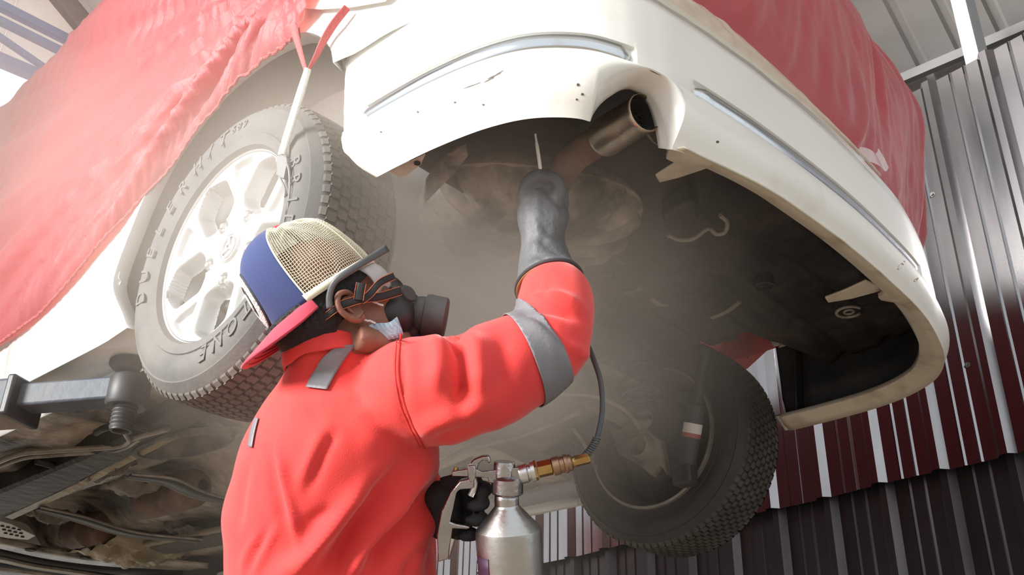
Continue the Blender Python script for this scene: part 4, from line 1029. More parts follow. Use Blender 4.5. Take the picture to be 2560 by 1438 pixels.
# ---- ear, near and far
for sx in (1, -1):
    m = MB(); hl = [(.030, .022, -.016), (.030, .033, .004)]
    rim = spline([(.072, .012, -.018), (.078, .016, .010), (.086, .010, .030), (.092, -.010, .037), (.094, -.026, .026), (.092, -.032, .006), (.088, -.026, -.016), (.082, -.014, -.030), (.076, -.002, -.036), (.073, .008, -.030)], 50)
    m.tube([hd(sx * p[0], p[1] - .004, p[2] + .004) for p in rim], [.0058 + .0016 * math.sin(i / 49 * math.pi) + (.002 if 34 < i < 46 else 0) for i in range(50)], 10)
    c = hd(sx * .072, -.008, .002)
    m.grid([[hd(sx * (.086 + .004 * abs(q) - .006 * (1 - abs(q))), (-.028 + .036 * t) , (-.030 + .060 * (q + 1) / 2) * (1 - .2 * abs(2 * t - 1))) for t in np.linspace(0, 1, 8)] for q in np.linspace(-1, 1, 8)])
    m.tube(spline([hd(sx * .088, -.022, .020), hd(sx * .086, -.016, .0), hd(sx * .082, -.010, -.014), hd(sx * .078, .004, -.014)], 14), .0040, 8)   # anti-helix
    m.ell(hd(sx * .077, .010, -.002), (.006, .007, .009), HA, 10, 8)                                                                              # tragus
    m.ell(hd(sx * .080, .0, -.030), (.006, .009, .010), HA, 10, 8)                                                                                # lobe
    ec = hd(sx * .078, 0, 0); m.v = [tuple(ec + (np.array(p) - ec) * .64 + HM3[1] * .010 - HM3[2] * .006) for p in m.v]
    m.build('ear', SKIN, PERSON, smooth=180)
EYEW = mat('eye_white', (.55, .50, .46), .2)
for sx in (1, -1):
    m = MB(); m.ell(hd(sx * .031, .082, .014), (.013, .012, .011), HA, 14, 10); ey = m.build('eye', EYEW, PERSON, smooth=180)
    m = MB(); m.ell(hd(sx * .032, .0905, .015), (.006, .004, .006), HA, 12, 8); m.build('iris', SOOT_SHADE, ey, smooth=180)
    m = MB(); m.tube(spline([hd(sx * .014, .094, .034), hd(sx * .032, .094, .039), hd(sx * .050, .082, .033)], 10), [.003, .004, .0042, .0044, .0044, .0042, .004, .0034, .0028, .002], 8); m.build('eyebrow', HAIR, PERSON)
# hair: cropped shell over the back and sides of the skull
m = MB(); rows = []
for i, z in enumerate(np.linspace(-.052, .045, 14)):
    row = []
    k = math.sqrt(max(.05, 1 - ((z - .04) / .10) ** 2))
    for a in np.linspace(math.radians(-38 if z > .02 else -12 + 40 * sst(.0, -.02, z)), math.radians(218 if z > .02 else 192 - 40 * sst(.0, -.02, z)), 46):
        x, y = math.cos(a) * .0785 * min(1, k * 1.04), -math.sin(a) * .0945 * min(1, k * 1.04)
        s = .0025 * noise.noise((x * 140, y * 140, z * 140))
        row.append(hd(x * (1 + s * 8), y + .006 + (0.0 if z > -.02 else (z + .02) * -.10), z))
    rows.append(row)
m.grid(rows); m.build('hair', HAIR, PERSON, smooth=180, mods=[('S', .003, 1)])
# ---- coverall: torso, raised sleeve, far sleeve, legs
m = MB(); ring_tube(m, TOR, 36, ex=.92); ring_tube(m, ARM, 30, ex=.95); ring_tube(m, FARM, 24)
for sg in (-1, 1): leg(m, 0, sg, 1.12)
cme = fuse(m, .0065, 10)
sculpt(cme, [
    (((1020, 1150), (925, 1262), (850, 1370), (815, 1450)), -0.0322, 34), (((985, 1155), (870, 1282), (790, 1375), (700, 1450)), 0.0263, 30),
    (((1085, 1205), (1020, 1300), (955, 1370), (915, 1450)), -0.0302, 28), (((1075, 1170), (980, 1290), (900, 1390), (860, 1450)), 0.0221, 26),
    (((1090, 1260), (1060, 1340), (1010, 1440)), 0.0155, 18), (((1070, 1330), (1030, 1400), (1010, 1450)), -0.0186, 14), (((1090, 1340), (1075, 1400), (1070, 1450)), -0.0124, 10),
    (((686, 1107), (718, 1235), (752, 1380)), 0.0093, 12), (((672, 1120), (690, 1235), (720, 1330)), -0.0062, 14), (((836, 1085), (811, 1123), (769, 1228)), -0.0093, 16), (((815, 1085), (790, 1130), (745, 1228)), 0.0062, 20),
    (((693, 1314), (665, 1370), (630, 1440)), 0.0093, 10), (((650, 1330), (620, 1380), (600, 1440)), 0.0078, 9), (((675, 1320), (645, 1375), (615, 1440)), -0.0078, 8),
    (((620, 1150), (600, 1240), (590, 1330)), -0.0078, 12), (((845, 1270), (800, 1290), (760, 1320)), -0.0062, 18),
    (((1122, 838), (1150, 872), (1162, 958), (1150, 1020)), -0.0264, 20), (((1085, 838), (1098, 900), (1090, 985)), 0.0155, 26), (((1190, 830), (1185, 900), (1200, 990)), 0.0139, 30),
    (((1000, 832), (1008, 930), (1010, 1030), (1062, 1125)), -0.0078, 6), (((1062, 1120), (1150, 1085), (1250, 1050)), -0.0093, 26), (((1040, 1090), (1110, 1050), (1230, 1010)), 0.0124, 28),
    (((1075, 1130), (1180, 1080), (1310, 1030)), 0.0093, 20), (((1290, 780), (1340, 800), (1400, 850)), -0.0109, 14), (((1296, 772), (1380, 775), (1455, 800)), -0.0109, 12), (((1300, 745), (1390, 740), (1460, 770)), 0.0093, 14),
    (((1305, 785), (1370, 850), (1415, 930)), 0.0062, 18), (((1420, 860), (1450, 880), (1465, 900)), 0.0078, 14), (((1345, 700), (1340, 720), (1330, 740)), -0.0078, 8), (((1375, 700), (1365, 730), (1352, 748)), -0.0078, 8), (((1250, 830), (1262, 900), (1255, 990)), -0.0093, 26),
    (((700, 1000), (760, 985), (850, 1000)), 0.0047, 30), (((730, 905), (780, 930), (840, 930)), -0.0062, 10), (((760, 1040), (820, 1030), (920, 1060)), -0.0047, 30), (((885, 1000), (930, 1060), (940, 1150)), 0.0062, 36)])
a, n = vget(cme); dn = np.array([noise.noise((p[0] * 9, p[1] * 9, p[2] * 7)) * .004 + noise.noise((p[0] * 24, p[1] * 24, p[2] * 17)) * .0016 for p in a]); vset(cme, a + n * dn[:, None])
CLBV = bvh_of(cme)
to_world(cme); cme.materials.append(COVER)
SUIT = finish('coverall', cme, PERSON, 180)
# seams of stitching
for pts in (((1003, 834), (997, 880), (995, 930), (1005, 990), (1030, 1060), (1063, 1122)), ((992, 850), (987, 920), (997, 1000), (1020, 1060), (1050, 1118))):
    P = [hit(CLBV, *p, .0004, 1.45) for p in spline(pts, 40)]; m = MB(); m.tube(P, .0016 if pts[0][0] > 1000 else .0007, 6); m.build('seam', SEAM, SUIT)
# collar
m = MB(); rows = []
CRG = [((716, 935), (950, 888), 1.562, .094), ((711, 900), (944, 868), 1.562, .092), ((730, 866), (934, 856), 1.56, .086), ((766, 831), (925, 848), 1.558, .080)]
S_ = spline([(*L, *R, d, t) for L, R, d, t in CRG], 14); up_ = -ROW[1]
for q in S_:
    rows.append(tilt_ring(q, .30 * (1 - .4 * len(rows) / 13), 48))
for row in rows:
    for i in range(48): row[i] = row[i] + np.array((0, 0, 1)) * .004 * noise.noise((i * .3, 0, 4))
m.grid(rows, cu=True); m.build('collar', COVER, SUIT, smooth=180, mods=[('S', .004, 0)])
# grey reflective tape: shoulder patch, sleeve band
def ribbon3(pts, w_, nm, mt, par, n=30, th=.0018, edges=None):
    c = spline(pts, n); m = MB(); rows = []
    for i in range(n):
        t = (c[min(i + 1, n - 1)] - c[max(i - 1, 0)])[:2]; t = t / np.linalg.norm(t); nn = np.array((-t[1], t[0])); ww = w_ if np.isscalar(w_) else np.interp(i / (n - 1), np.linspace(0, 1, len(w_)), w_)
        rows.append([U(*(c[i][:2] + nn * ww * q), d=c[i][2] + .002 * abs(q)) for q in (-.5, -.17, .17, .5)])
    m.grid(rows); o = m.build(nm, mt, par, smooth=60, mods=[('S', th, 0)])
    if edges:
        for q in (0, 3):
            e = MB(); e.tube([r[q] + (CAMC - r[q]) * .0009 for r in rows], .00055, 5); e.build('stitched_edge', edges, par)
    return o
def patch(bv, A, B, C_, D, nm, mt, par, nu=10, nv=14, off=.0022, d=1.5):
    m = MB(); rows = []
    for i in range(nv):
        t = i / (nv - 1); l = spline(A, 20)[int(round(t * 19))] if len(A) > 2 else V(A[0]) * (1 - t) + V(A[1]) * t; r = spline(B, 20)[int(round(t * 19))] if len(B) > 2 else V(B[0]) * (1 - t) + V(B[1]) * t
        rows.append([hit(bv, *(l * (1 - s) + r * s), off, d) for s in np.linspace(0, 1, nu)])
    m.grid(rows); return m.build(nm, mt, par, smooth=60, mods=[('S', .0012, 0)])
patch(CLBV, ((838, 866), (800, 905), (766, 972)), ((888, 861), (856, 905), (818, 979)), 0, 0, 'shoulder_tape', REFL, SUIT, nv=20, off=.004, d=1.48)
patch(CLBV, ((640, 1048), (630, 1080), (624, 1118)), ((650, 1046), (641, 1082), (634, 1120)), 0, 0, 'back_tape', REFL, SUIT, nu=4, off=.003)
bm = bmesh.new(); bm.from_mesh(cme)
def cut(p0, p1, p2, flip):
    a, b, c = (Vector(q) for q in (p0, p1, p2)); nn = (b - a).cross(c - a).normalized()
    a = a + Vector((0, 0, Z0))
    return a, nn
e0 = hit(CLBV, 1268, 790, 0, 1.55); e1 = hit(CLBV, 1360, 1004, 0, 1.55); e2 = hit(CLBV, 1328, 880, 0, 1.5)
g0 = hit(CLBV, 1345, 784, 0, 1.58); g1 = hit(CLBV, 1420, 966, 0, 1.58); g2 = hit(CLBV, 1402, 862, 0, 1.55)
for (p0, p1, p2, keep) in ((e0, e1, e2, (g0 + g1) / 2), (g0, g1, g2, (e0 + e1) / 2)):
    a, nn = cut(p0, p1, p2, 0); kv = Vector(keep) + Vector((0, 0, Z0))
    if (kv - a).dot(nn) > 0: nn = -nn
    bmesh.ops.bisect_plane(bm, geom=bm.verts[:] + bm.edges[:] + bm.faces[:], plane_co=a, plane_no=nn, clear_outer=True)
ctr = Vector((e0 + e1 + g0 + g1) / 4) + Vector((0, 0, Z0))
bmesh.ops.delete(bm, geom=[v for v in bm.verts if (v.co - ctr).length > .155], context='VERTS')
bm.normal_update()
for v in bm.verts: v.co += v.normal * .0026
bme2 = bpy.data.meshes.new('sleeve_tape'); bm.to_mesh(bme2); bm.free(); bme2.materials.clear(); bme2.materials.append(REFL)
finish('sleeve_tape', bme2, SUIT, 180, [('S', .0015, 0)])
for f in feet:
    m = MB(); m.ell((*(f + fd * .05)[:2], -Z0 + .055), (.056, .150, .055), [np.cross(fd, (0, 0, 1)), fd, (0, 0, 1)], 18, 12); m.tube([(f[0], f[1], -Z0 + .05), (f[0], f[1], -Z0 + .20)], [.06, .058], 16); m.build('boot', BLACKPL, PERSON, smooth=60)
# ---- raised gauntlet
GL = [((1291, 722), (1453, 697), 1.70, .062), ((1293, 690), (1442, 672), 1.71, .060), ((1297, 650), (1428, 645), 1.722, .053), ((1303, 600), (1411, 592), 1.74, .045), ((1292, 545), (1424, 537), 1.755, .043), ((1300, 495), (1404, 500), 1.77, .040), ((1317, 462), (1385, 470), 1.78, .032), ((1335, 450), (1372, 455), 1.785, .02)]
m = MB(); GS = spline([(*L, *R, d, t) for L, R, d, t in GL], 40); grow = []
for i, q in enumerate(GS): grow.append(tilt_ring(q, .62 * (1 - sst(0, 16, i))))
m.grid(grow, cu=True); o_ = len(m.v) - 40 * 30; m.f += [tuple(o_ + k for k in range(30))[::-1], tuple(o_ + 39 * 30 + k for k in range(30))]; m.m += [0, 0]
def finger(mb, pts, r0, r1, n=16):
    P = spline([U(u, v, d=d) for u, v, d in pts], n); mb.tube(P, list(np.linspace(r0, r1, n - 2)) + [r1 * .85, r1 * .4], 12)
finger(m, ((1385, 520, 1.745), (1398, 475, 1.745), (1386, 448, 1.75), (1362, 446, 1.752), (1350, 452, 1.755)), .0135, .0115)       # index, knuckle towards us
finger(m, ((1400, 520, 1.77), (1406, 490, 1.775), (1396, 468, 1.78), (1372, 464, 1.78)), .0125, .011)
finger(m, ((1400, 535, 1.79), (1408, 508, 1.80), (1396, 490, 1.81), (1370, 486, 1.805)), .012, .0105)
finger(m, ((1396, 548, 1.80), (1404, 526, 1.815), (1390, 512, 1.82), (1368, 508, 1.815)), .0115, .0095)
finger(m, ((1312, 500, 1.755), (1318, 462, 1.75), (1338, 442, 1.752), (1358, 437, 1.757), (1376, 440, 1.76)), .0145, .0115)        # thumb
gme = fuse(m, .0036, 5)
sculpt(gme, [(((1330, 520), (1345, 580), (1335, 640)), .005, 12), (((1350, 560), (1385, 590), (1412, 600)), -.006, 9), (((1340, 590), (1375, 620), (1420, 640)), -.005, 10), (((1320, 610), (1350, 615), (1390, 600)), .004, 9), (((1318, 655), (1345, 640), (1370, 655)), -.005, 8), (((1315, 500), (1320, 560), (1308, 620)), .003, 9), (((1335, 465), (1360, 470), (1385, 500)), -.004, 6), (((1345, 470), (1345, 520), (1360, 560)), .004, 10)])
GBV = bvh_of(gme); to_world(gme); gme.materials.append(GLOVE); GV = finish('glove', gme, PERSON, 180); tag(GV, 'grey leather gauntlet')
q0 = np.array((1290, 724, 1455, 699, 1.70, .064)); r = tilt_ring(q0, .62, 40); r2 = tilt_ring(q0, .62, 40, .90); r3 = tilt_ring(np.array((1300, 712, 1440, 690, 1.712, .050)), .62, 40, .80)
m = MB(); m.tube(r + r[:1], .0035, 8, cap=False); m.build('cuff_binding', GLEDGE, GV)
ofs = ROW[1] * .004 - NCAM_ * .002
m = MB(); m.grid([[p + ofs for p in r], [p + ofs for p in r2], [p + ofs * .6 for p in r3]], cu=True); m.build('lining', LINING, GV, smooth=180, mods=[('S', .001, 0)])
# ---- cap (built on the head axes)
rimz = .036
def cap_pt(a, t, puff=0.):
    """a: angle (0 = right side, 90 = forehead), t: 0 rim .. 1 crown"""
    x0, y0 = math.cos(a) * .0875, math.sin(a) * .0930 + .012
    back = max(0, -math.sin(a)); front = max(0, math.sin(a))
    zt = .128 + .006 * back
    k = math.cos(t * math.pi / 2) ** (.62 + .10 * front) if t < 1 else 0
    z = rimz + zt * math.sin(t * math.pi / 2) ** (1.0) - .006 * front * math.sin(t * math.pi) + .004 * back
    z += .006 * front * math.exp(-((t - .55) / .15) ** 2) * (math.sin(3 * a) > -2)
    return hd(x0 * k, .014 + (y0 - .014) * k + .010 * math.sin(t * math.pi) * back * -1, z)
CAP = MB(); rows = []
A_b = np.linspace(math.radians(212), math.radians(328), 50)
for t in np.linspace(0, .985, 26): rows.append([cap_pt(a, t) for a in A_b])
CAP.grid(rows); CP = CAP.build('cap', BLUECAP, PERSON, smooth=180, mods=[('S', .002, 0)]); tag(CP, 'navy and cream trucker cap worn backward')
m = MB(); rows = []; NA = 96; NT_ = 40
A_f = np.linspace(math.radians(-32), math.radians(212), NA)
for t in np.linspace(0.055, .975, NT_): rows.append([cap_pt(a, t) + HM3[2] * .0018 * noise.noise((a * 5, t * 6, 2)) * 3 for a in A_f])
m.grid(rows); MS = m.build('mesh_panel', MESHC, CP, smooth=0, recalc=True)
q = MS.modifiers.new('w', 'WIREFRAME'); q.thickness = .0016; q.use_replace = True; q.use_even_offset = False
m = MB()
m.grid([[cap_pt(a, t) + (cap_pt(a, t) - hd(0, .014, .08)) * .012 for a in np.linspace(math.radians(-34), math.radians(214), 80)] for t in (0, .03, .06)])
m.build('cap_band', MESHC, CP, smooth=180, mods=[('S', .003, 0)])
for a in (-32, 40, 140, 212):
    m = MB(); m.tube([cap_pt(math.radians(a), t) for t in np.linspace(0, .98, 24)], .0026, 7, flat=.6); m.build('panel_seam', MESHC, CP)
m = MB(); m.ell(cap_pt(0, .999) + HM3[2] * .003, (.010, .010, .006), HA, 14, 8); m.build('button', BRIM, CP, smooth=180)
m = MB(); top_, bot_ = [], []
rows = []
for q in np.linspace(0, 1, 14):
    row = []
    for s in np.linspace(-1, 1, 30):
        a = math.radians(270 + 60 * s); c0 = cap_pt(a, 0); L = .074 * (1 - abs(s) ** 2.6) ** .62
        row.append(c0 + (HM3[1] * -1.0 * L * q) - HM3[2] * ((.019 * q * L / .074) + .016 * (s * s) * q) + HM3[0] * .004 * s * q)
    rows.append(row)
m.grid(rows); BRM = m.build('brim', BRIM, CP, smooth=180, mods=[('S', .0045, 0), ('B', .001, 1)])
for qq in (.25, .4, .55, .7, .85):
    k = 13 * qq; i = int(k); m = MB(); m.tube([V(rows[i][j]) * (1 - k % 1) + V(rows[i + 1][j]) * (k % 1) - HM3[2] * .003 for j in range(2, 28)], .0009, 5); m.build('stitching', BRIM, CP)
# round badge on the navy front: black edge, white embroidery ring
def cap_patch(r, off, mt, nm, par, r0=0.):
    m = MB(); rr = []; ce = math.radians(262)
    for q in np.linspace(r0, 1, 6):
        rr.append([cap_pt(ce + r * q * math.cos(b) / .088, .27 + r * 1.0 * q * math.sin(b) / .13) * 1.0 for b in np.linspace(0, 2 * math.pi, 30, endpoint=False)])
    cc = hd(0, .014, .08); rr = [[p + (p - cc) / np.linalg.norm(p - cc) * off for p in row] for row in rr]
    m.grid(rr, cu=True); return m.build(nm, mt, par, smooth=180, mods=[('S', .0012, 0)])
PB = cap_patch(.034, .0015, GLEDGE, 'badge', CP); cap_patch(.031, .003, PATCHW, 'badge_ring', CP, .58); cap_patch(.010, .003, PATCHW, 'badge_centre', CP, .0)
# ---- respirator
RB = MB(); 
RB.ell(hd(.004, .094, -.048), (.044, .040, .046), HA, 24, 16); RB.ell(hd(.034, .072, -.046), (.030, .034, .036), HA, 18, 12); RB.ell(hd(-.034, .072, -.046), (.030, .034, .036), HA, 18, 12); RB.ell(hd(0, .104, -.012), (.026, .026, .028), HA, 18, 12); RB.ell(hd(0, .085, -.082), (.036, .034, .024), HA, 18, 12)
rme = fuse(RB, .004, 4); RBV = bvh_of(rme); to_world(rme); rme.materials.append(RESP); RP = finish('respirator', rme, PERSON, 180); tag(RP, 'black half-face respirator with side filters')
for sx in (1, -1):
    ax_ = HM3[0] * sx * .35 + HM3[1] * .62 - HM3[2] * .75; ax_ /= np.linalg.norm(ax_); o_ = hd(sx * .022, .110, -.068)
    m = MB(); m.lathe([(.0, -.01), (.026, -.01), (.030, .004), (.030, .010), (.034, .012), (.035, .018), (.034, .044), (.030, .047), (.0, .047)], o_, ax_, 36); m.build('filter_cartridge', RESP2, RP, smooth=40)
    o2 = hd(sx * .038, .104, -.035); ax2 = HM3[0] * sx * .9 + HM3[1] * .45; ax2 /= np.linalg.norm(ax2)
    m = MB(); m.lathe([(.0, .012), (.013, .012), (.0145, .008), (.0165, .008), (.0175, .003), (.0175, -.01)], o2, ax2, 28); m.build('valve_cover', RESP2, RP, smooth=40)
    m = MB(); m.lathe([(.0, .007), (.004, .007), (.005, .003), (.005, -.006)], hd(sx * .040, .088, -.022), HM3[0] * sx, 14); m.build('strap_stud', STEEL, RP, smooth=40)
# union of head and hair for things that lie on them
for pts, w_ in ((((1002, 727, 1.532), (950, 742, 1.502), (905, 747, 1.476), (852, 763, 1.464)), 21), (((852, 763, 1.464), (815, 790, 1.466), (775, 815, 1.476), (730, 838, 1.50)), 16), (((903, 708, 1.474), (899, 730, 1.471), (896, 750, 1.470)), 24), (((985, 690, 1.535), (952, 706, 1.506), (925, 735, 1.482), (903, 752, 1.472)), 18)):
    ribbon3(pts, w_, 'head_strap', STRAP, RP, edges=ORANGE)
# ---- safety glasses
SG = ribbon3(((824, 772, 1.458), (824, 738, 1.458), (838, 704, 1.456), (870, 680, 1.460), (915, 652, 1.478), (968, 620, 1.512)), (15, 15, 15, 16, 17, 20), 'safety_glasses', FRAMEG, PERSON, th=.003); tag(SG, 'grey framed clear safety glasses')
LENS = clear(mat('clear_lens', (.80, .80, .80), .08), .55)
m = MB(); rows = []
for z in np.linspace(-.014, .036, 10):
    rows.append([hd(math.sin(b) * .074, .040 + math.cos(b) * .074 - .010 * ((z - .01) / .025) ** 2, z + .004) for b in np.linspace(-1.25, 1.25, 40)])
m.grid(rows); m.build('lens', LENS, SG, smooth=180, mods=[('S', .002, 0)])
m = MB(); m.tube([p + HM3[2] * .002 for p in rows[-1]], .0032, 8); m.build('brow_bar', FRAMEG, SG)
# ---- pale blue mask under the chin, white ear loops
m = MB(); mk = []
for pts in (((922, 812), (945, 808), (972, 806), (992, 792)), ((926, 826), (948, 824), (975, 820), (998, 806)), ((932, 842), (955, 838), (985, 832), (1004, 822)), ((940, 858), (962, 852), (990, 846), (1008, 838))):
    mk.append([U(*p, d=1.500 - .006 * math.sin(i / 15 * math.pi) + .0025 * ((i + len(mk)) % 2)) for i, p in enumerate(spline(pts, 16))])
m.grid(mk); FM = m.build('face_mask', MASKB, PERSON, smooth=180, mods=[('S', .002, 0)]); tag(FM, 'pale blue surgical mask pulled down under the chin')
m = MB(); m.grid([[r_[i] + (CAMC - r_[i]) * .0015 for i in (0, 1, 2)] for r_ in mk]); m.build('mask_edge', MASKE, FM, smooth=180, mods=[('S', .002, 0)])
for pts in (((898, 748), (925, 757), (952, 764)), ((888, 797), (910, 808), (934, 820))):
    m = MB(); m.tube([hit(HEADBV, *p, .008, 1.48) for p in spline(pts, 14)], .0016, 7); m.build('ear_loop', LOOP, FM)
# ---- black-gloved left hand round the gun grip
m = MB()
m.tube(spline([U(1062, 1250, d=1.614), U(1088, 1245, d=1.592), U(1112, 1250, d=1.569), U(1128, 1262, d=1.559)], 14), list(np.linspace(.038, .036, 12)) + [.03, .018], 16, flat=.75)
m.tube(spline([U(1106, 1215, d=1.564), U(1112, 1260, d=1.566), U(1112, 1310, d=1.566), U(1112, 1345, d=1.566)], 12), [.02, .026, .028, .028, .028, .028, .028, .027, .026, .024, .022, .016], 14)
finger(m, ((1105, 1212, 1.564), (1150, 1200, 1.559), (1185, 1196, 1.549), (1192, 1214, 1.544)), .0120, .0100)                 # thumb along the top
finger(m, ((1120, 1228, 1.576), (1165, 1222, 1.576), (1206, 1218, 1.562), (1214, 1226, 1.536), (1190, 1236, 1.522)), .0120, .0100)
finger(m, ((1118, 1258, 1.576), (1160, 1256, 1.576), (1200, 1254, 1.559), (1206, 1260, 1.532), (1168, 1266, 1.519)), .0122, .0100)
finger(m, ((1116, 1294, 1.576), (1158, 1294, 1.576), (1198, 1294, 1.559), (1204, 1300, 1.532), (1162, 1302, 1.519)), .0118, .0098)
finger(m, ((1112, 1332, 1.576), (1145, 1334, 1.576), (1176, 1334, 1.562), (1182, 1338, 1.536), (1146, 1342, 1.522)), .0110, .0092)
hme = fuse(m, .0027, 2); to_world(hme); hme.materials.append(BGLOVE); tag(finish('glove', hme, PERSON, 180), 'black knitted glove gripping the spray gun')

# ================================================================== the spray gun, its can, hose and lance
GD = 1.512
G = lambda u, v, d=GD: U(u, v, d=d)
NCAM = ROW[2]
ALU = mat('cast_aluminium', (.42, .41, .42), .24, metal=1., col2=(.34, .33, .34), scale=20, bump=.12, bscale=160)
CANM = mat('aluminium_can', (.46, .46, .455), .27, metal=1., col2=(.37, .365, .35), scale=9, lo=.5, hi=.75, rough2=.48, bump=.06, bscale=60)
BRASS = mat('brass_fitting', (.52, .36, .14), .32, metal=1., col2=(.38, .24, .09), scale=18)
COPPER = mat('worn_coupler', (.40, .25, .17), .4, metal=1., col2=(.28, .19, .14), scale=18)
HOSE = mat('black_hose', (.06, .062, .068), .45)
SPR = mat('steel_spring', (.11, .11, .115), .5, metal=.4)
GUN = thing('spray_gun', 'silver cavity spray gun with an aluminium can and thin black hose', 'spray gun', tuple(G(1265, 1290) + np.array((0, 0, Z0))))
def plate(poly, th, nm, mt, par, bev=.002, d=GD):
    m = MB(); P = [U(u, v, d=d) - NCAM * th / 2 for u, v in poly]; m.prism(P, NCAM * th); return m.build(nm, mt, par, smooth=30, mods=[('B', bev, 2)])
BODY = plate(((1131, 1176), (1172, 1168), (1186, 1166), (1196, 1172), (1206, 1176), (1244, 1171), (1246, 1166), (1300, 1166), (1330, 1164), (1332, 1190), (1318, 1202), (1236, 1206), (1222, 1204), (1220, 1192), (1190, 1190), (1130, 1188)), .022, 'gun_body', ALU, GUN)
plate(((1174, 1172), (1176, 1156), (1186, 1146), (1206, 1138), (1222, 1138), (1228, 1152), (1222, 1158), (1217, 1150), (1206, 1150), (1197, 1158), (1194, 1172)), .014, 'hook', ALU, BODY)
mk_ = lambda prof, a, ax, n, nm, mt, par: MB().lathe(prof, a, ax, n).build(nm, mt, par, smooth=40)
upv = G(1268, 1150) - G(1264, 1250); upv /= np.linalg.norm(upv)
mk_([(.0, .03), (.0155, .03), (.0165, .026), (.0165, -.012), (.0, -.012)], G(1259, 1204), upv, 28, 'boss', ALU, BODY)
mk_([(.0, .014), (.018, .014), (.024, .009), (.0245, -.012), (.0225, -.014), (.0, -.014)], G(1268, 1212), upv, 36, 'lid_collar', ALU, BODY)
mk_([(.018, .012), (.0185, .004), (.0175, .002), (.0185, .0), (.0175, -.002), (.0185, -.004), (.0185, -.012)], G(1267, 1236), upv, 32, 'neck_thread', ALU, BODY)
mk_([(.0, .013), (.0055, .013), (.0055, -.013), (.0, -.013)], G(1178, 1165), NCAM, 20, 'pivot_screw', STEEL, BODY)
plate(((1170, 1160), (1184, 1158), (1190, 1164), (1190, 1190), (1184, 1202), (1176, 1202), (1170, 1188)), .030, 'trigger_fork', ALU, BODY, .002)
trg = [G(1184, 1196), G(1186, 1210), G(1183, 1224), G(1176, 1240)]
m = MB(); m.tube(spline(trg, 20), .0050, 10, flat=.7); m.build('trigger', STEEL, BODY)
HANDLE = plate(((1150, 1200), (1184, 1192), (1186, 1218), (1150, 1222), (1142, 1228), (1126, 1302), (1140, 1306), (1172, 1312), (1176, 1318), (1168, 1320), (1132, 1318), (1128, 1350), (1122, 1394), (1096, 1402), (1093, 1335), (1104, 1275), (1128, 1226)), .020, 'handle', ALU, GUN, .003, d=GD - .004)
m = MB(); m.tube([G(1131, 1345, 1.505), G(1116, 1396, 1.505)], .0055, 12); m.build('air_inlet', STEEL, HANDLE)
m = MB(); m.tube([G(1139, 1178), G(1141, 1168)], .0035, 10); m.build('adjuster', BRASS, BODY)
axr = G(1440, 1158) - G(1310, 1188); axr /= np.linalg.norm(axr)
fit0 = G(1298, 1186)
mm = lambda px: px * GD / F
FT0 = mk_([(.0, 0), (.0145, 0), (.0155, .002), (.0155, .012), (.013, .014), (.013, .018), (.016, .0185), (.016, .024), (.0, .024)], fit0, axr, 32, 'gland_nut', STEEL, BODY)
mk_([(.0, 0), (.0155, 0), (.0155, .009), (.0, .009)], fit0 + axr * .0185, axr, 6, 'hex_nut', BRASS, BODY)
mk_([(.0, 0), (.0125, 0), (.0125, .021), (.009, .023), (.0, .023)], fit0 + axr * .029, axr, 6, 'hex_adapter', BRASS, BODY)
mk_([(.0, 0), (.0105, 0), (.0142, .002), (.0142, .012), (.0125, .013), (.0125, .019), (.0145, .020), (.0145, .024), (.0125, .026), (.0125, .030), (.0085, .033), (.0, .033)], fit0 + axr * .050, axr, 28, 'quick_coupler', COPPER, BODY)
mk_([(.0, 0), (.008, 0), (.008, .006), (.0, .006)], fit0 + axr * .081, axr, 20, 'ferrule', BRASS, BODY)
mk_([(.0, 0), (.0085, 0), (.0085, .022), (.007, .024), (.0, .024)], fit0 + axr * .085, axr, 6, 'hose_tail', BRASS, BODY)
hs = fit0 + axr * .105
hp = [hs, G(1455, 1150, 1.515), G(1485, 1112, 1.52), G(1500, 1065, 1.53), G(1506, 1010, 1.545), G(1500, 950, 1.57), G(1484, 900, 1.60), G(1466, 850, 1.68), G(1440, 760, 1.80), G(1400, 640, 1.85), G(1372, 540, 1.83), G(1358, 480, 1.79), G(1352, 440, 1.775)]
HP = spline(hp, 120); m = MB(); m.tube(HP, .0042, 10); HO_ = m.build('hose', HOSE, GUN)
sp_ = MB(); L = []
for i in range(300):
    t = i / 299 * 24; k = int(t); p = HP[k] * (1 - t % 1) + HP[k + 1] * (t % 1); x, y, _ = frame(HP[k + 1] - HP[k]); an = i / 299 * 2 * math.pi * 22
    L.append(p + (x * math.cos(an) + y * math.sin(an)) * .0052)
sp_.tube(L, .0016, 6); sp_.build('hose_spring', SPR, HO_)
ln = spline([G(1353, 448, 1.752), G(1349, 410, 1.752), G(1344, 375, 1.754), G(1338, 335, 1.758)], 16); m = MB(); m.tube(ln, [.0032] * 12 + [.0026, .002, .002, .002], 8); m.build('lance', mat('pale_lance_tube', (.80, .79, .76), .4), GUN)
CN = MB(); 
ca = G(1266, 1246); cb = (G(1290, 1660) - ca); cb /= np.linalg.norm(cb)
CANR = 83 * GD / F
CN.lathe([(.0, .0), (.0185, .0), (.0185, .010), (.0195, .012), (.021, .014), (CANR * .93, .043), (CANR * .985, .0465), (CANR, .052), (CANR, .30), (CANR * .96, .306), (.0, .306)], ca, cb, 64)
CAN = CN.build('can', CANM, GUN, smooth=25)
LAB = mat('dark_label_print', (.03, .02, .03), .6); LAB2 = mat('plum_label', (.05, .018, .045), .5)
x0, y0, z0 = cb, None, None
toc = -(NCAM - cb * (NCAM @ cb)); toc /= np.linalg.norm(toc); rt = np.cross(cb, toc); 
if rt @ ROW[0] < 0: rt = -rt
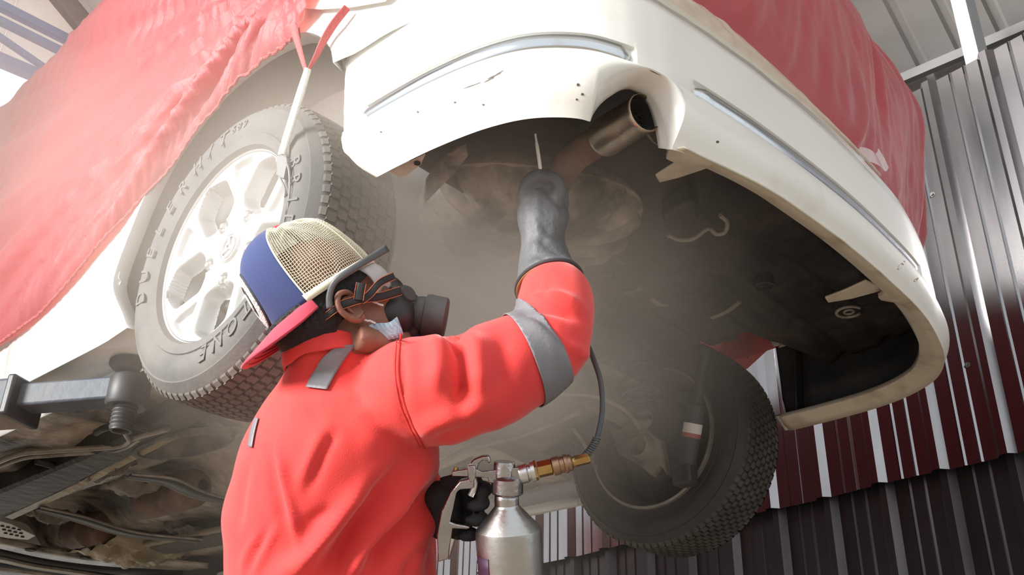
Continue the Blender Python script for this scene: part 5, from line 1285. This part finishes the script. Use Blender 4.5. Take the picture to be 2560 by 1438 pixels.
def can_pt(ang, h, off=.0006): return ca + cb * h + (toc * math.cos(ang) + rt * math.sin(ang)) * (CANR + off)
m = MB(); m.grid([[can_pt(a, h, .0004) for a in np.linspace(-1.27, -.66, 12)] for h in np.linspace(.080, .20, 8)]); m.build('label', LAB2, CAN, smooth=180, mods=[('S', .0004, 1)])
for i, ch in enumerate('AUTO'):
    v, f = text_pts(ch, .030, .0003)
    m = MB(); m.add([can_pt(-1.12 + (p[1] - .01) / CANR * .9, .098 + .021 * i + p[0], .0008 + p[2]) for p in v], f); m.build('label_letter', LAB, CAN, smooth=30)
# ================================================================== spray mist hanging round the wheel and under the car
def mist():
    me = bpy.data.meshes.new('spray_mist'); bm = bmesh.new()
    lo, hi = (-1.75, -1.25, Z0 - .95), (.95, 2.3, Z0 + .95)
    bmesh.ops.create_cube(bm, size=1.0)
    for v in bm.verts: v.co = Vector([(a + b) / 2 + c * (b - a) for a, b, c in zip(lo, hi, v.co)])
    bm.to_mesh(me); bm.free()
    m = bpy.data.materials.new('spray_mist'); m.use_nodes = True; nt = m.node_tree; N = nt.nodes; L = nt.links
    N.remove(N['Principled BSDF'])
    vol = N.new('ShaderNodeVolumeScatter'); vol.inputs['Color'].default_value = (.95, .85, .73, 1); vol.inputs['Anisotropy'].default_value = .15
    L.new(vol.outputs[0], N['Material Output'].inputs['Volume'])
    geo = N.new('ShaderNodeNewGeometry'); acc = None
    for (c, r, pk) in MIST:
        d = N.new('ShaderNodeVectorMath'); d.operation = 'DISTANCE'; L.new(geo.outputs['Position'], d.inputs[0]); d.inputs[1].default_value = (c[0], c[1], c[2] + Z0)
        q = N.new('ShaderNodeMapRange'); q.interpolation_type = 'SMOOTHERSTEP'; q.inputs[1].default_value = 0; q.inputs[2].default_value = r; q.inputs[3].default_value = pk; q.inputs[4].default_value = 0
        L.new(d.outputs['Value'], q.inputs[0])
        if acc is None: acc = q.outputs[0]
        else:
            a = N.new('ShaderNodeMath'); a.operation = 'ADD'; L.new(acc, a.inputs[0]); L.new(q.outputs[0], a.inputs[1]); acc = a.outputs[0]
    nn = N.new('ShaderNodeTexNoise'); nn.inputs['Scale'].default_value = 2.6; nn.inputs['Detail'].default_value = 2.5; L.new(geo.outputs['Position'], nn.inputs['Vector'])
    k = N.new('ShaderNodeMapRange'); k.inputs[1].default_value = .3; k.inputs[2].default_value = .7; k.inputs[3].default_value = .45; k.inputs[4].default_value = 1.5; L.new(nn.outputs[0], k.inputs[0])
    a = N.new('ShaderNodeMath'); a.operation = 'MULTIPLY'; L.new(acc, a.inputs[0]); L.new(k.outputs[0], a.inputs[1]); L.new(a.outputs[0], vol.inputs['Density'])
    me.materials.append(m)
    o = bpy.data.objects.new('spray_mist', me); COL.objects.link(o)
    tag(o, 'brownish white spray mist drifting around the near wheel and under the car', 'mist', kind='stuff')
MIST = [((-.52, .0, .14), .74, 2.4), ((-.42, -.35, -.05), .66, 1.8), ((-.10, .25, -.15), .9, .2), ((-.80, -.05, .10), .55, .6), ((-1.15, .75, .40), .85, .55)]
mist()
